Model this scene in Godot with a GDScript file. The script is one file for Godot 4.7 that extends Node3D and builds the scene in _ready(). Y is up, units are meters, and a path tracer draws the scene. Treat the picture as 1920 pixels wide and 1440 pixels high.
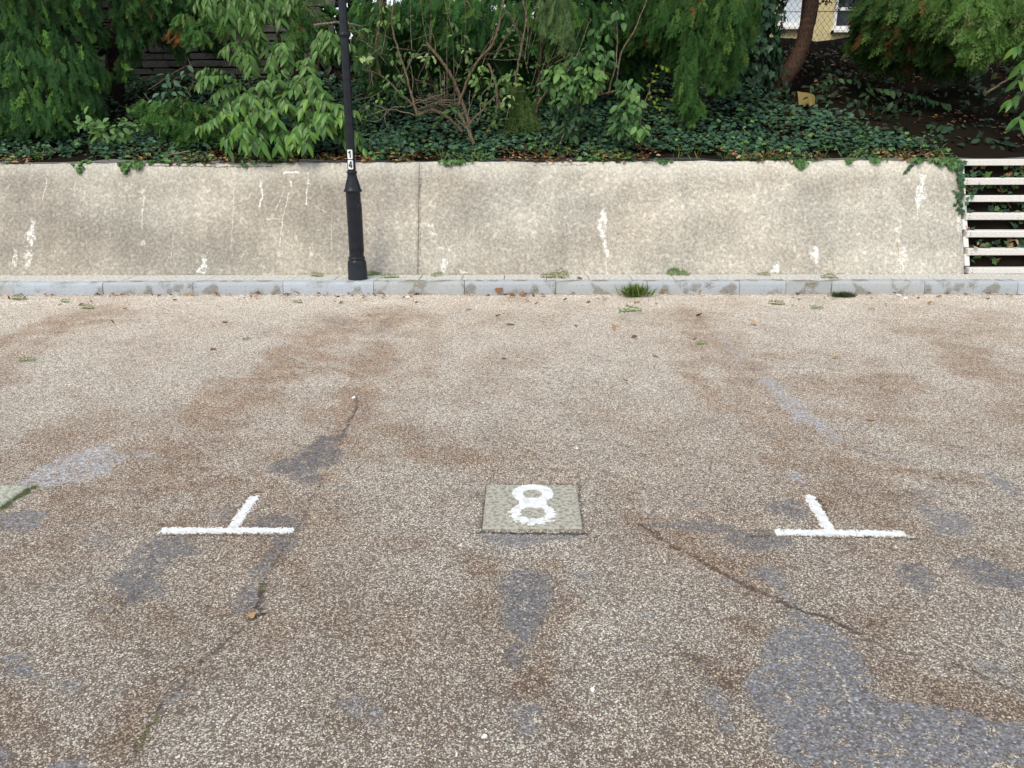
extends Node3D
# A parking bay in front of a battered concrete retaining wall with a planted bank above it.

const WZ := -8.1375      # foot of the wall
const KH := 0.1218       # height of the pavement
const TZ := -8.631       # top edge of the wall
const WH := 1.2433
const KZ := -7.695       # face of the kerb

var rng := RandomNumberGenerator.new()
var used := {}
var M := {}
var leaf_mesh := {}
var sprays: Array[ArrayMesh] = []
var noise_a := FastNoiseLite.new()
var noise_b := FastNoiseLite.new()
var noise_c := FastNoiseLite.new()

# ------------------------------------------------------------------ helpers
func numbered(called: String, parent: Node) -> String:
	var key := str(parent.get_instance_id()) + "/" + called
	var k: int = used.get(key, 0)
	used[key] = k + 1
	return called if k == 0 else "%s_%03d" % [called, k]

func obj(called: String, mesh: Mesh, m: Material, parent: Node = self) -> MeshInstance3D:
	var o := MeshInstance3D.new()
	o.name = numbered(called, parent)
	o.mesh = mesh
	o.material_override = m
	parent.add_child(o, true)
	return o

func tag(o: Node, label: String, category: String, group := "") -> void:
	o.set_meta("label", label)
	o.set_meta("category", category)
	if group != "":
		o.set_meta("group", group)

func thing(called: String, label: String, category: String, at := Vector3.ZERO, group := "") -> Node3D:
	var o := Node3D.new()
	o.name = numbered(called, self)
	add_child(o, true)
	o.position = at
	tag(o, label, category, group)
	return o

func struct(called: String) -> Node3D:
	var o := Node3D.new()
	o.name = numbered(called, self)
	add_child(o, true)
	o.set_meta("kind", "structure")
	return o

func lin(r: float, g: float, b: float) -> Color:
	return Color(r, g, b).linear_to_srgb()

func mat(called: String, c: Color, rough := 0.9) -> StandardMaterial3D:
	var m := StandardMaterial3D.new()
	m.resource_name = called
	m.albedo_color = c
	m.roughness = rough
	m.metallic_specular = 0.35
	M[called] = m
	return m

func leafmat(called: String, rough: float, back: float) -> StandardMaterial3D:
	var m := mat(called, Color.WHITE, rough)
	m.vertex_color_use_as_albedo = true
	m.backlight_enabled = true
	m.backlight = Color(back, back, back).linear_to_srgb()
	return m

func begin() -> SurfaceTool:
	var st := SurfaceTool.new()
	st.begin(Mesh.PRIMITIVE_TRIANGLES)
	return st

func done(st: SurfaceTool) -> ArrayMesh:
	st.generate_normals()
	st.index()
	return st.commit()

func tri(st: SurfaceTool, a: Vector3, b: Vector3, c: Vector3) -> void:
	st.add_vertex(a)
	st.add_vertex(b)
	st.add_vertex(c)

func quad(st: SurfaceTool, a: Vector3, b: Vector3, c: Vector3, d: Vector3) -> void:
	tri(st, a, b, c)
	tri(st, a, c, d)

func tri_out(st: SurfaceTool, a: Vector3, b: Vector3, c: Vector3, mid: Vector3) -> void:
	if (c - a).cross(b - a).dot((a + b + c) / 3.0 - mid) < 0.0:
		tri(st, a, c, b)
	else:
		tri(st, a, b, c)

# box with chamfered edges; «rough» moves its corners a little so that no two are alike
func chamfer(st: SurfaceTool, mid: Vector3, size: Vector3, ch: float, turn := Basis(), rough := 0.0) -> void:
	var h := size / 2.0
	var c := {}
	for sx in [-1, 1]:
		for sy in [-1, 1]:
			for sz in [-1, 1]:
				var j := Vector3(rng.randf_range(-1, 1), rng.randf_range(-1, 1), rng.randf_range(-1, 1)) * rough
				for axis in 3:
					var p := Vector3(sx * (h.x - ch), sy * (h.y - ch), sz * (h.z - ch))
					p[axis] += [sx, sy, sz][axis] * ch
					c[[sx, sy, sz, axis]] = mid + turn * (p + j)
	st.set_smooth_group(-1)
	for axis in 3:
		for s in [-1, 1]:
			var q := []
			for uv in [[-1, -1], [1, -1], [1, 1], [-1, 1]]:
				var k := [0, 0, 0]
				k[axis] = s
				k[(axis + 1) % 3] = uv[0]
				k[(axis + 2) % 3] = uv[1]
				q.append(c[[k[0], k[1], k[2], axis]])
			tri_out(st, q[0], q[1], q[2], mid)
			tri_out(st, q[0], q[2], q[3], mid)
	for axis in 3:                      # the twelve edges
		var a1 := (axis + 1) % 3
		var a2 := (axis + 2) % 3
		for s1 in [-1, 1]:
			for s2 in [-1, 1]:
				var q := []
				for e in [[-1, a1], [1, a1], [1, a2], [-1, a2]]:
					var k := [0, 0, 0]
					k[axis] = e[0]
					k[a1] = s1
					k[a2] = s2
					q.append(c[[k[0], k[1], k[2], e[1]]])
				tri_out(st, q[0], q[1], q[2], mid)
				tri_out(st, q[0], q[2], q[3], mid)
	for sx in [-1, 1]:
		for sy in [-1, 1]:
			for sz in [-1, 1]:
				tri_out(st, c[[sx, sy, sz, 0]], c[[sx, sy, sz, 1]], c[[sx, sy, sz, 2]], mid)

func box_mesh(size: Vector3, ch: float, rough := 0.0) -> ArrayMesh:
	var st := begin()
	chamfer(st, Vector3.ZERO, size, ch, Basis(), rough)
	return done(st)

# a bent, tapering tube through points
func tube(st: SurfaceTool, pts: Array, r0: float, r1: float, sides := 6, knots := 0.0) -> void:
	st.set_smooth_group(0)
	var n := pts.size()
	var last: PackedVector3Array = []
	var side := Vector3.ZERO
	for i in n:
		var p: Vector3 = pts[i]
		var d: Vector3 = ((pts[mini(i + 1, n - 1)] as Vector3) - (pts[maxi(i - 1, 0)] as Vector3)).normalized()
		if side == Vector3.ZERO:
			side = d.cross(Vector3(0.31, 0.2, 0.93)).normalized()
		side = (side - d * side.dot(d)).normalized()
		var up := d.cross(side)
		var r := lerpf(r0, r1, float(i) / maxf(n - 1, 1)) * (1.0 + knots * rng.randf_range(-1, 1))
		var ring: PackedVector3Array = []
		for k in sides:
			var a := TAU * k / sides
			var rr := r * (1.0 + knots * 0.5 * sin(k * 2.3 + i * 1.7))
			ring.append(p + (side * cos(a) + up * sin(a)) * rr)
		if i > 0:
			var m: Vector3 = (p + (pts[i - 1] as Vector3)) / 2.0
			for k in sides:
				var b := (k + 1) % sides
				tri_out(st, last[k], last[b], ring[b], m)
				tri_out(st, last[k], ring[b], ring[k], m)
		last = ring
	var end: Vector3 = pts[n - 1]
	var before: Vector3 = pts[n - 2]
	for k in sides:
		tri_out(st, last[k], last[(k + 1) % sides], end, before)

# smooths a rough list of points and adds small bends
func bent(pts: Array, steps := 4, wobble := 0.0) -> Array:
	var c := Curve3D.new()
	var n := pts.size()
	for i in n:
		var t: Vector3 = ((pts[mini(i + 1, n - 1)] as Vector3) - (pts[maxi(i - 1, 0)] as Vector3)) / 6.0
		c.add_point(pts[i], -t, t)
	var out := []
	for i in n - 1:
		for k in steps:
			out.append(c.sample(i, float(k) / steps) + Vector3(rng.randf_range(-1, 1), rng.randf_range(-1, 1), rng.randf_range(-1, 1)) * (wobble if i + k > 0 else 0.0))
	out.append(pts[n - 1])
	return out

func lathe(st: SurfaceTool, profile: Array, sides := 32) -> void:     # profile: [radius, height] from the bottom up
	st.set_smooth_group(0)
	for i in profile.size() - 1:
		var a: Array = profile[i]
		var b: Array = profile[i + 1]
		for k in sides:
			var u := TAU * k / sides
			var v := TAU * (k + 1) / sides
			quad(st, Vector3(sin(u) * b[0], b[1], cos(u) * b[0]), Vector3(sin(v) * b[0], b[1], cos(v) * b[0]), Vector3(sin(v) * a[0], a[1], cos(v) * a[0]), Vector3(sin(u) * a[0], a[1], cos(u) * a[0]))

func scatter(called: String, mesh: Mesh, m: Material, where: Array, tints: Array, parent: Node = self) -> MultiMeshInstance3D:
	var mm := MultiMesh.new()
	mm.transform_format = MultiMesh.TRANSFORM_3D
	mm.use_colors = true
	mm.mesh = mesh
	mm.instance_count = where.size()
	for i in where.size():
		mm.set_instance_transform(i, where[i])
		mm.set_instance_color(i, tints[i])
	var o := MultiMeshInstance3D.new()
	o.name = numbered(called, parent)
	o.multimesh = mm
	o.material_override = m
	o.set_meta("kind", "stuff")
	parent.add_child(o, true)
	return o

func rv() -> Vector3:
	return Vector3(rng.randf_range(-1, 1), rng.randf_range(-1, 1), rng.randf_range(-1, 1))

# local x runs along «dir», local y as near as can be to «normal»
func along(dir: Vector3, normal: Vector3, size: float) -> Basis:
	var x := dir.normalized()
	var z := x.cross(normal)
	if z.length() < 0.01:
		z = x.cross(Vector3(0.4, 0.3, 0.8))
	z = z.normalized()
	return Basis(x * size, z.cross(x) * size, z * size)

func vary(c: Color, share: float) -> Color:
	var k := 1.0 + rng.randf_range(-share, share)
	return Color(c.r * k * (1.0 + rng.randf_range(-share, share) * 0.35), c.g * k, c.b * k * (1.0 + rng.randf_range(-share, share) * 0.35))

func bank(x: float, z: float) -> float:
	var d := TZ - z
	var base := 1.235 + (0.33 * d if d < 5.4 else 1.782)
	return base + 0.04 * sin(1.7 * x + 0.6) * sin(1.9 * z + 0.4) * clampf(d * 2.0, 0.0, 1.0) + 0.03 * sin(4.1 * x + z * 2.0) * clampf(d * 2.0, 0.0, 1.0)

func on_bank(p: Vector3, lift := 0.0) -> Vector3:
	return Vector3(p.x, bank(p.x, p.z) + lift, p.z)

# ------------------------------------------------------------------ textures
func stone_speckle() -> void:          # worn aggregate in brown binder: colour and relief, 1.7 m a side
	var n := 2048
	var px := PackedByteArray()
	var hi := PackedByteArray()
	px.resize(n * n * 3)
	hi.resize(n * n)
	var grain := FastNoiseLite.new()
	grain.seed = 7
	grain.frequency = 0.09
	var gi := grain.get_seamless_image(n, n).get_data()
	grain.frequency = 0.014
	grain.fractal_octaves = 3
	var bare := grain.get_seamless_image(n, n).get_data()       # where stones have been plucked out
	for i in n * n:
		var v := gi[i] * 0.16 + (i * 7919 % 31) * 0.7
		px[i * 3] = int(82 + v)
		px[i * 3 + 1] = int(70 + v)
		px[i * 3 + 2] = int(61 + v)
		hi[i] = 20 + gi[i] / 8
	var tones := [[222, 215, 201], [208, 201, 187], [192, 183, 169], [233, 227, 216], [172, 164, 150], [156, 147, 133], [203, 201, 198], [138, 127, 115], [118, 106, 97], [176, 174, 172], [179, 163, 145], [103, 92, 86]]
	for k in 205000:
		var cx := rng.randi() % n
		var cy := rng.randi() % n
		if bare[cy * n + cx] > 150 and rng.randf() < (bare[cy * n + cx] - 150) / 90.0:
			continue
		var a := 1.4 + 3.6 * pow(rng.randf(), 1.7)
		var b := a * rng.randf_range(0.45, 0.8)
		var t := rng.randf() * PI
		var co := cos(t)
		var si := sin(t)
		var c: Array = tones[int(pow(rng.randf(), 1.25) * tones.size())]
		var m := 0.90 + rng.randf() * 0.25
		var r0 := int(ceil(a))
		var lift := rng.randi_range(120, 220)
		for dy in range(-r0, r0 + 1):
			var row := posmod(cy + dy, n) * n
			for dx in range(-r0, r0 + 1):
				var u := (dx * co + dy * si) / a
				var v := (dy * co - dx * si) / b
				var d := absf(u) * absf(u) * absf(u) + absf(v) * absf(v) * absf(v)
				if d < 1.0:
					var i := row + posmod(cx + dx, n)
					var e := 1.0 - 0.16 * d
					px[i * 3] = mini(255, int(c[0] * m * e))
					px[i * 3 + 1] = mini(255, int(c[1] * m * e))
					px[i * 3 + 2] = mini(255, int(c[2] * m * e))
					hi[i] = int(lift * (1.0 - 0.55 * d))
	M["speckle"] = ImageTexture.create_from_image(Image.create_from_data(n, n, false, Image.FORMAT_RGB8, px))
	M["speckle_relief"] = ImageTexture.create_from_image(Image.create_from_data(n, n, false, Image.FORMAT_L8, hi))

# roughens the outline of a polygon by moving the middles of its sides
func ragged(flat: Array, share: float, least: float, passes := 4) -> PackedVector2Array:
	var p: PackedVector2Array = []
	for i in range(0, flat.size(), 2):
		p.append(Vector2(flat[i], flat[i + 1]))
	for pass_ in passes:
		var q: PackedVector2Array = []
		for i in p.size():
			var a := p[i]
			var b := p[(i + 1) % p.size()]
			q.append(a)
			var l := a.distance_to(b)
			if l > least:
				q.append((a + b) / 2.0 + (b - a).orthogonal() / l * rng.randf_range(-1, 1) * minf(l * share, 0.045))
		p = q
	return p

const GX := -6.2
const GW := 12.4
const GZ := -7.695
const GD := 6.695
const TW := 2048
const TH := 1408

# one dab of colour: laid over an opaque pixel, or kept with its own share on an empty one
func lay(data: PackedByteArray, q: int, c: Array, j: float, alpha: float) -> void:
	alpha = clampf(alpha, 0.0, 1.0)
	var k := alpha if data[q + 3] == 255 else 1.0
	for e in 3:
		data[q + e] = clampi(int(lerpf(data[q + e], c[e] * j, k)), 0, 255)
	data[q + 3] = maxi(data[q + 3], mini(254 if data[q + 3] < 255 else 255, int(255.0 * alpha)))

func fill_poly(data: PackedByteArray, p: PackedVector2Array, c: Array, strength: float, w: int, h: int, x0: float, sx: float, y0: float, sy: float) -> PackedByteArray:
	var lo := p[0]
	var hi := p[0]
	for v in p:
		lo = lo.min(v)
		hi = hi.max(v)
	var ra := clampi(int((lo.y - y0) * sy), 0, h - 1)
	var rb := clampi(int((hi.y - y0) * sy) + 1, 0, h - 1)
	for row in range(ra, rb + 1):
		var y := y0 + (row + 0.5) / sy
		var xs: PackedFloat32Array = []
		for i in p.size():
			var a := p[i]
			var b := p[(i + 1) % p.size()]
			if (a.y <= y) != (b.y <= y):
				xs.append(a.x + (y - a.y) / (b.y - a.y) * (b.x - a.x))
		xs.sort()
		for k in range(0, xs.size() - 1, 2):
			var ia := clampi(int(round((xs[k] - x0) * sx)), 0, w)
			var ib := clampi(int(round((xs[k + 1] - x0) * sx)), 0, w)
			for col in range(ia, ib):
				var q := (row * w + col) * 4
				var wx := x0 + col / sx
				var f := noise_b.get_noise_2d(wx * 100.0, y * 100.0)       # fine mottling, 2 to 6 cm
				var g := noise_c.get_noise_2d(wx * 100.0, y * 100.0)
				var edge := clampf(minf(col - ia, ib - 1 - col) / 6.0, 0.0, 1.0)
				var alpha := strength * (0.80 + 0.45 * f) * (0.7 + 0.3 * edge)
				var dice := rng.randf()
				if g > (0.36 if c[0] < 120 else 0.16) or dice < 0.05 + 0.18 * (1.0 - edge):        # coat left standing
					alpha *= 0.18
				var j := 0.72 + 0.56 * rng.randf() + 0.2 * f
				if dice > 0.90:                                        # pale stones showing
					j *= 1.55
				elif dice > 0.84:
					j *= 0.6
				lay(data, q, c, j, alpha)
	return data

# a line of irregular dabs along points [x, y, x, y ...]
func dab_line(data: PackedByteArray, flat: Array, c: Array, width: float, strength: float, w: int, h: int, x0: float, sx: float, y0: float, sy: float, wander := 0.012, gaps := 0.0) -> PackedByteArray:
	var off := Vector2.ZERO
	for i in range(0, flat.size() - 2, 2):
		var a := Vector2(flat[i], flat[i + 1])
		var b := Vector2(flat[i + 2], flat[i + 3])
		var n := int(a.distance_to(b) / (width * 0.45)) + 1
		for k in n:
			off = (off + Vector2(rng.randf_range(-1, 1), rng.randf_range(-1, 1)) * width * 0.5).limit_length(wander)
			if rng.randf() < gaps:
				continue
			var p := a.lerp(b, float(k) / n) + off
			var r := width * rng.randf_range(0.35, 0.8)
			var ca := int((p.x - r - x0) * sx)
			var cb := int((p.x + r - x0) * sx) + 1
			var ra := int((p.y - r - y0) * sy)
			var rb := int((p.y + r - y0) * sy) + 1
			for row in range(maxi(ra, 0), mini(rb, h - 1) + 1):
				for col in range(maxi(ca, 0), mini(cb, w - 1) + 1):
					var d := Vector2((col + 0.5) / sx + x0 - p.x, (row + 0.5) / sy + y0 - p.y).length() / r
					if d < 1.0 + rng.randf_range(-0.3, 0.1):
						var q := (row * w + col) * 4
						var j := 0.8 + 0.4 * rng.randf()
						lay(data, q, c, j, strength * (1.0 - 0.5 * d * d))
	return data

func ground_patches() -> void:
	var data := PackedByteArray()
	data.resize(TW * TH * 4)
	var sx := TW / GW
	var sy := TH / GD
	var dark := [89, 89, 93]
	var mid := [103, 104, 109]
	var pale := [156, 157, 164]
	# where the top coat has worn off down to the grey tarmac
	var worn := [
		["d", 0.93, [-1.238, -3.393, -1.182, -3.553, -1.123, -3.838, -0.971, -3.901, -0.94, -3.489, -0.949, -3.264, -1.051, -3.275]], ["p", 0.72, [-2.386, -3.208, -2.389, -3.415, -2.372, -3.613, -2.194, -3.772, -2.018, -3.615, -1.97, -3.387, -2.072, -3.267, -2.238, -3.209]], ["p", 0.6, [-2.007, -3.65, -1.941, -3.686, -1.848, -3.603, -1.924, -3.561]],
		["m", 0.85, [-2.345, -2.898, -2.257, -2.971, -2.133, -2.997, -2.02, -2.964, -1.99, -2.855, -2.049, -2.786, -2.237, -2.741]], ["d", 0.82, [-1.502, -2.739, -1.326, -2.784, -1.26, -2.646, -1.328, -2.586, -1.347, -2.492, -1.277, -2.337, -1.366, -2.287, -1.429, -2.303, -1.443, -2.385, -1.527, -2.419, -1.524, -2.508, -1.483, -2.546, -1.519, -2.664]],
		["d", 0.88, [-1.091, -2.795, -0.939, -2.796, -0.933, -2.629, -0.952, -2.495, -0.923, -2.373, -0.901, -2.276, -0.936, -2.245, -1.001, -2.275, -1.021, -2.356, -1.001, -2.406, -1.044, -2.531, -1.002, -2.589, -0.986, -2.669, -1.07, -2.73]], ["d", 0.75, [-1.169, -2.862, -1.134, -2.923, -1.027, -2.943, -0.972, -3.032, -0.903, -2.864, -0.939, -2.796, -1.164, -2.816]],
		["d", 0.5, [-1.346, -3.004, -1.29, -3.107, -1.234, -3.081, -1.224, -2.861, -1.269, -2.861]], ["m", 0.8, [-1.624, -2, -1.579, -2.034, -1.509, -1.975, -1.439, -1.927, -1.39, -1.94, -1.424, -1.915, -1.483, -1.919]], ["m", 0.75, [-1.388, -1.88, -1.328, -1.916, -1.279, -1.87, -1.303, -1.842, -1.368, -1.846]],
		["m", 0.55, [-1.209, -1.871, -1.167, -1.883, -1.145, -1.853, -1.187, -1.844]], ["m", 0.8, [-1.04, -1.828, -1.026, -1.884, -0.979, -2.007, -0.957, -1.994, -0.989, -1.873, -1.003, -1.795, -1.024, -1.743, -1.044, -1.753]], ["d", 0.8, [-1.46, -1.658, -1.362, -1.64, -1.291, -1.551, -1.375, -1.533]], ["m", 0.75, [-1.241, -1.569, -1.185, -1.606, -1.148, -1.628, -1.101, -1.554, -1.22, -1.535]],
		["m", 0.6, [-0.544, -1.811, -0.499, -1.852, -0.434, -1.834, -0.392, -1.771, -0.376, -1.72, -0.426, -1.713, -0.494, -1.759]], ["d", 0.9, [-0.113, -2.415, -0.086, -2.486, 0.002, -2.549, 0.1, -2.505, 0.106, -2.417, 0.074, -2.271, 0.036, -2.166, 0.027, -2.083, 0.01, -2.005, -0.014, -1.931, -0.039, -1.979, -0.057, -2.056, -0.042, -2.151, -0.079, -2.239, -0.072, -2.332]],
		["m", 0.8, [-0.186, -2.803, 0.228, -2.806, 0.247, -2.776, 0.161, -2.754, 0.033, -2.711, -0.114, -2.709, -0.168, -2.751]], ["m", 0.75, [-0.044, -1.806, -0.029, -1.844, 0.04, -1.822, 0.054, -1.776, 0.038, -1.705, 0.002, -1.676, -0.042, -1.714, -0.013, -1.754]],
		["m", 0.62, [0.149, -2.506, 0.248, -2.525, 0.263, -2.471, 0.185, -2.453]], ["m", 0.62, [0.206, -2.345, 0.253, -2.358, 0.245, -2.304]], ["d", 0.7, [0.485, -2.876, 0.706, -2.938, 0.811, -2.911, 0.938, -2.813, 0.838, -2.76, 0.744, -2.811, 0.602, -2.854, 0.502, -2.844]],
		["d", 0.75, [0.777, -2.768, 0.895, -2.812, 1.076, -2.779, 1.047, -2.72, 0.896, -2.666, 0.84, -2.685]], ["d", 0.78, [1.011, -3.073, 1.205, -3.101, 1.181, -2.928, 1.121, -2.881, 1.096, -2.975]], ["m", 0.82, [0.809, -2.531, 0.894, -2.587, 0.948, -2.569, 0.972, -2.46, 0.925, -2.375, 0.936, -2.295, 0.897, -2.342, 0.876, -2.459]],
		["m", 0.92, [0.909, -2.295, 0.963, -2.219, 1.023, -2.148, 1.052, -2.094, 1.038, -1.943, 1.03, -1.851, 1.11, -1.83, 1.184, -1.799, 1.438, -1.781, 1.342, -1.566, 0.663, -1.558, 0.641, -1.664, 0.638, -1.804, 0.704, -1.987, 0.783, -2.146, 0.896, -2.175]],
		["m", 0.72, [0.516, -2.01, 0.559, -1.986, 0.561, -1.891, 0.593, -1.803, 0.576, -1.711, 0.512, -1.71, 0.497, -1.845]], ["d", 0.82, [1.358, -2.536, 1.423, -2.592, 1.495, -2.555, 1.526, -2.501, 1.409, -2.38, 1.366, -2.447]], ["d", 0.85, [1.583, -2.575, 1.714, -2.634, 1.781, -2.577, 1.882, -2.487, 1.786, -2.335, 1.66, -2.433, 1.594, -2.484]],
		["p", 0.75, [1.507, -4.828, 1.628, -4.886, 1.644, -4.611, 1.658, -4.27, 1.684, -4.012, 1.653, -3.781, 1.57, -3.78, 1.523, -4.052, 1.501, -4.362]], ["p", 0.45, [1.566, -6.185, 1.589, -5.844, 1.536, -5.259, 1.497, -5.326, 1.507, -5.844]], ["m", 0.5, [1.667, -3.744, 1.748, -3.709, 1.744, -3.606, 1.679, -3.639]], ["p", 0.7, [1.22, -3.41, 1.306, -3.442, 1.306, -3.292, 1.263, -3.275, 1.221, -3.332]],
		["m", 0.8, [2.184, -3.448, 2.242, -3.417, 2.248, -3.299, 2.224, -3.188, 2.142, -3.161, 2.138, -3.299]], ["m", 0.45, [1.696, -3.211, 1.843, -3.268, 1.873, -3.185, 1.729, -3.131]], ["m", 0.72, [1.729, -3.131, 1.827, -3.005, 1.852, -2.888, 1.74, -2.798, 1.591, -2.797, 1.679, -2.932, 1.658, -3.079]],
		["m", 0.5, [1.329, -2.019, 1.418, -2.033, 1.462, -1.971, 1.451, -1.901, 1.356, -1.923]], ["m", 0.7, [1.604, -2.286, 1.649, -2.256, 1.596, -2.168, 1.57, -2.211]], ["d", 0.6, [-0.238, -3.169, -0.182, -3.241, -0.183, -3.038, -0.22, -3.063]], ["d", 0.7, [-0.171, -3.281, -0.035, -3.282, -0.059, -3.237, -0.169, -3.236]], ["d", 0.7, [0.248, -3.284, 0.298, -3.285, 0.28, -3.211, 0.244, -3.211]],
		["m", 0.4, [-0.981, -4.257, -0.927, -4.304, -0.862, -4.124, -0.929, -4.081]], ["m", 0.4, [-1.773, -2.724, -1.689, -2.768, -1.613, -2.725, -1.697, -2.662]], ["m", 0.45, [-1.692, -2.452, -1.673, -2.47, -1.624, -2.418, -1.672, -2.4]], ["m", 0.4, [-1.729, -2.382, -1.705, -2.406, -1.633, -2.366, -1.675, -2.339]], ["m", 0.5, [-1.469, -2.255, -1.439, -2.303, -1.404, -2.271, -1.443, -2.24]],
		["m", 0.35, [-1.784, -6.568, -1.644, -6.776, -1.508, -6.371, -1.643, -6.186]], ["m", 0.35, [-1.264, -6.277, -1.19, -6.775, -1.115, -6.186, -1.141, -5.843]], ["p", 0.35, [0.854, -6.771, 1.035, -6.878, 1.09, -6.465, 0.919, -6.369]], ["m", 0.45, [1.784, -3.606, 1.888, -3.574, 1.909, -3.509, 1.786, -3.521]], ["m", 0.4, [1.08, -2.121, 1.12, -2.136, 1.119, -2.095]],
	]
	for k in 46:                                   # small scuffs all over
		var p := Vector2(rng.randf_range(-4, 4), rng.randf_range(-6, -1.7))
		var r := rng.randf_range(0.02, 0.06)
		worn.append(["m" if rng.randf() < 0.6 else "d", rng.randf_range(0.2, 0.5), [p.x - r * 1.4, p.y, p.x - r * 0.2, p.y - r, p.x + r * 1.3, p.y - r * 0.3, p.x + r * 0.5, p.y + r * 0.8]])
	for w in worn:
		data = fill_poly(data, ragged(w[2], 0.27, 0.010, 6), dark if w[0] == "d" else mid if w[0] == "m" else pale, w[1], TW, TH, GX, sx, GZ, sy)
	# cracks and the edges of old paint
	var soot := [46, 40, 36]
	var rust := [74, 48, 36]
	data = dab_line(data, [0.463, -2.876, 0.519, -2.809, 0.625, -2.643, 0.716, -2.511, 0.823, -2.407, 0.891, -2.326], rust, 0.022, 0.75, TW, TH, GX, sx, GZ, sy, 0.012, 0.2)
	data = dab_line(data, [0.877, -2.339, 0.916, -2.289, 0.992, -2.25, 1.052, -2.177, 1.081, -2.143], soot, 0.016, 0.8, TW, TH, GX, sx, GZ, sy, 0.008)
	data = dab_line(data, [1.075, -2.149, 1.108, -2.108, 1.185, -2.056, 1.316, -1.994, 1.378, -1.935, 1.453, -1.878], [70, 52, 42], 0.014, 0.62, TW, TH, GX, sx, GZ, sy, 0.014, 0.4)
	data = dab_line(data, [-1.043, -4.528, -0.996, -4.303, -0.986, -3.997, -0.98, -3.839], [70, 66, 66], 0.018, 0.8, TW, TH, GX, sx, GZ, sy, 0.006, 0.2)
	data = dab_line(data, [-0.98, -3.839, -0.953, -3.489, -0.945, -3.247, -0.942, -3.007, -0.939, -2.796, -0.941, -2.589, -0.947, -2.459], [66, 58, 52], 0.012, 0.55, TW, TH, GX, sx, GZ, sy, 0.008, 0.4)
	data = dab_line(data, [-0.947, -2.459, -0.938, -2.39, -0.912, -2.34, -0.919, -2.276, -0.887, -2.245, -0.918, -2.191], soot, 0.016, 0.85, TW, TH, GX, sx, GZ, sy, 0.012, 0.25)
	data = dab_line(data, [-0.921, -2.2, -0.964, -2.1, -1.002, -1.981, -1.027, -1.85, -1.032, -1.743, -1.029, -1.644, -1.022, -1.572], [60, 52, 46], 0.012, 0.65, TW, TH, GX, sx, GZ, sy, 0.014, 0.35)
	data = dab_line(data, [-1.476, -2.778, -1.195, -2.781, -0.936, -2.783], soot, 0.014, 0.6, TW, TH, GX, sx, GZ, sy, 0.006, 0.35)
	data = dab_line(data, [-0.182, -2.807, 0.034, -2.805, 0.271, -2.802], soot, 0.018, 0.9, TW, TH, GX, sx, GZ, sy, 0.006, 0.15)
	data = dab_line(data, [-0.175, -3.253, -0.176, -2.812], soot, 0.014, 0.8, TW, TH, GX, sx, GZ, sy, 0.005, 0.2)
	data = dab_line(data, [0.249, -3.256, 0.233, -2.815], soot, 0.012, 0.7, TW, TH, GX, sx, GZ, sy, 0.005, 0.3)
	data = dab_line(data, [-0.175, -3.258, 0.25, -3.267], soot, 0.012, 0.6, TW, TH, GX, sx, GZ, sy, 0.005, 0.3)
	data = dab_line(data, [0.877, -2.786, 1.017, -2.791, 1.225, -2.78, 1.562, -2.779], soot, 0.015, 0.65, TW, TH, GX, sx, GZ, sy, 0.008, 0.35)
	data = dab_line(data, [0.82, -2.856, 1.005, -2.822], [60, 52, 36], 0.02, 0.6, TW, TH, GX, sx, GZ, sy, 0.012, 0.4)
	data = dab_line(data, [1.296, -3.127, 1.282, -3.025, 1.28, -2.976], [70, 66, 30], 0.02, 0.8, TW, TH, GX, sx, GZ, sy, 0.01, 0.3)
	data = dab_line(data, [-1.246, -2.861, -1.212, -3.145], [64, 58, 54], 0.02, 0.5, TW, TH, GX, sx, GZ, sy, 0.02, 0.4)
	data = dab_line(data, [-1.237, -3.161, -1.195, -3.167], soot, 0.02, 0.7, TW, TH, GX, sx, GZ, sy, 0.008, 0.2)
	data = dab_line(data, [-2.261, -3.214, -2.264, -3.094, -2.263, -2.981], [58, 72, 26], 0.03, 0.95, TW, TH, GX, sx, GZ, sy, 0.012, 0.1)
	data = dab_line(data, [-0.939, -2.424, -0.939, -2.407, -0.938, -2.38], [66, 76, 34], 0.02, 0.8, TW, TH, GX, sx, GZ, sy, 0.01)
	data = dab_line(data, [-1.026, -1.747, -1.024, -1.726, -1.024, -1.663, -1.025, -1.644], [76, 84, 34], 0.014, 0.8, TW, TH, GX, sx, GZ, sy, 0.012, 0.4)
	data = dab_line(data, [-1.152, -7.229, -1.156, -6.775, -1.124, -6.371], [196, 184, 160], 0.014, 0.5, TW, TH, GX, sx, GZ, sy, 0.006, 0.5)
	data = dab_line(data, [1.521, -2.818, 1.56, -2.775], [190, 186, 170], 0.016, 0.8, TW, TH, GX, sx, GZ, sy, 0.008, 0.4)
	data = dab_line(data, [0.939, -2.19, 0.924, -2.12], [206, 200, 184], 0.008, 0.65, TW, TH, GX, sx, GZ, sy, 0.02, 0.75)
	data = dab_line(data, [0.938, -1.99, 0.936, -1.884, 0.93, -1.828, 0.944, -1.782, 0.946, -1.725, 0.949, -1.668], [206, 200, 184], 0.008, 0.65, TW, TH, GX, sx, GZ, sy, 0.03, 0.8)
	# dirt and bits gathered along the kerb
	for k in 5:
		data = dab_line(data, [-6.1, KZ + 0.012 + 0.02 * k, 6.1, KZ + 0.012 + 0.02 * k], [92, 66, 44], 0.014, 0.8, TW, TH, GX, sx, GZ, sy, 0.02, 0.5 + k * 0.11)
	M["patches"] = ImageTexture.create_from_image(Image.create_from_data(TW, TH, false, Image.FORMAT_RGBA8, data))

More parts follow.
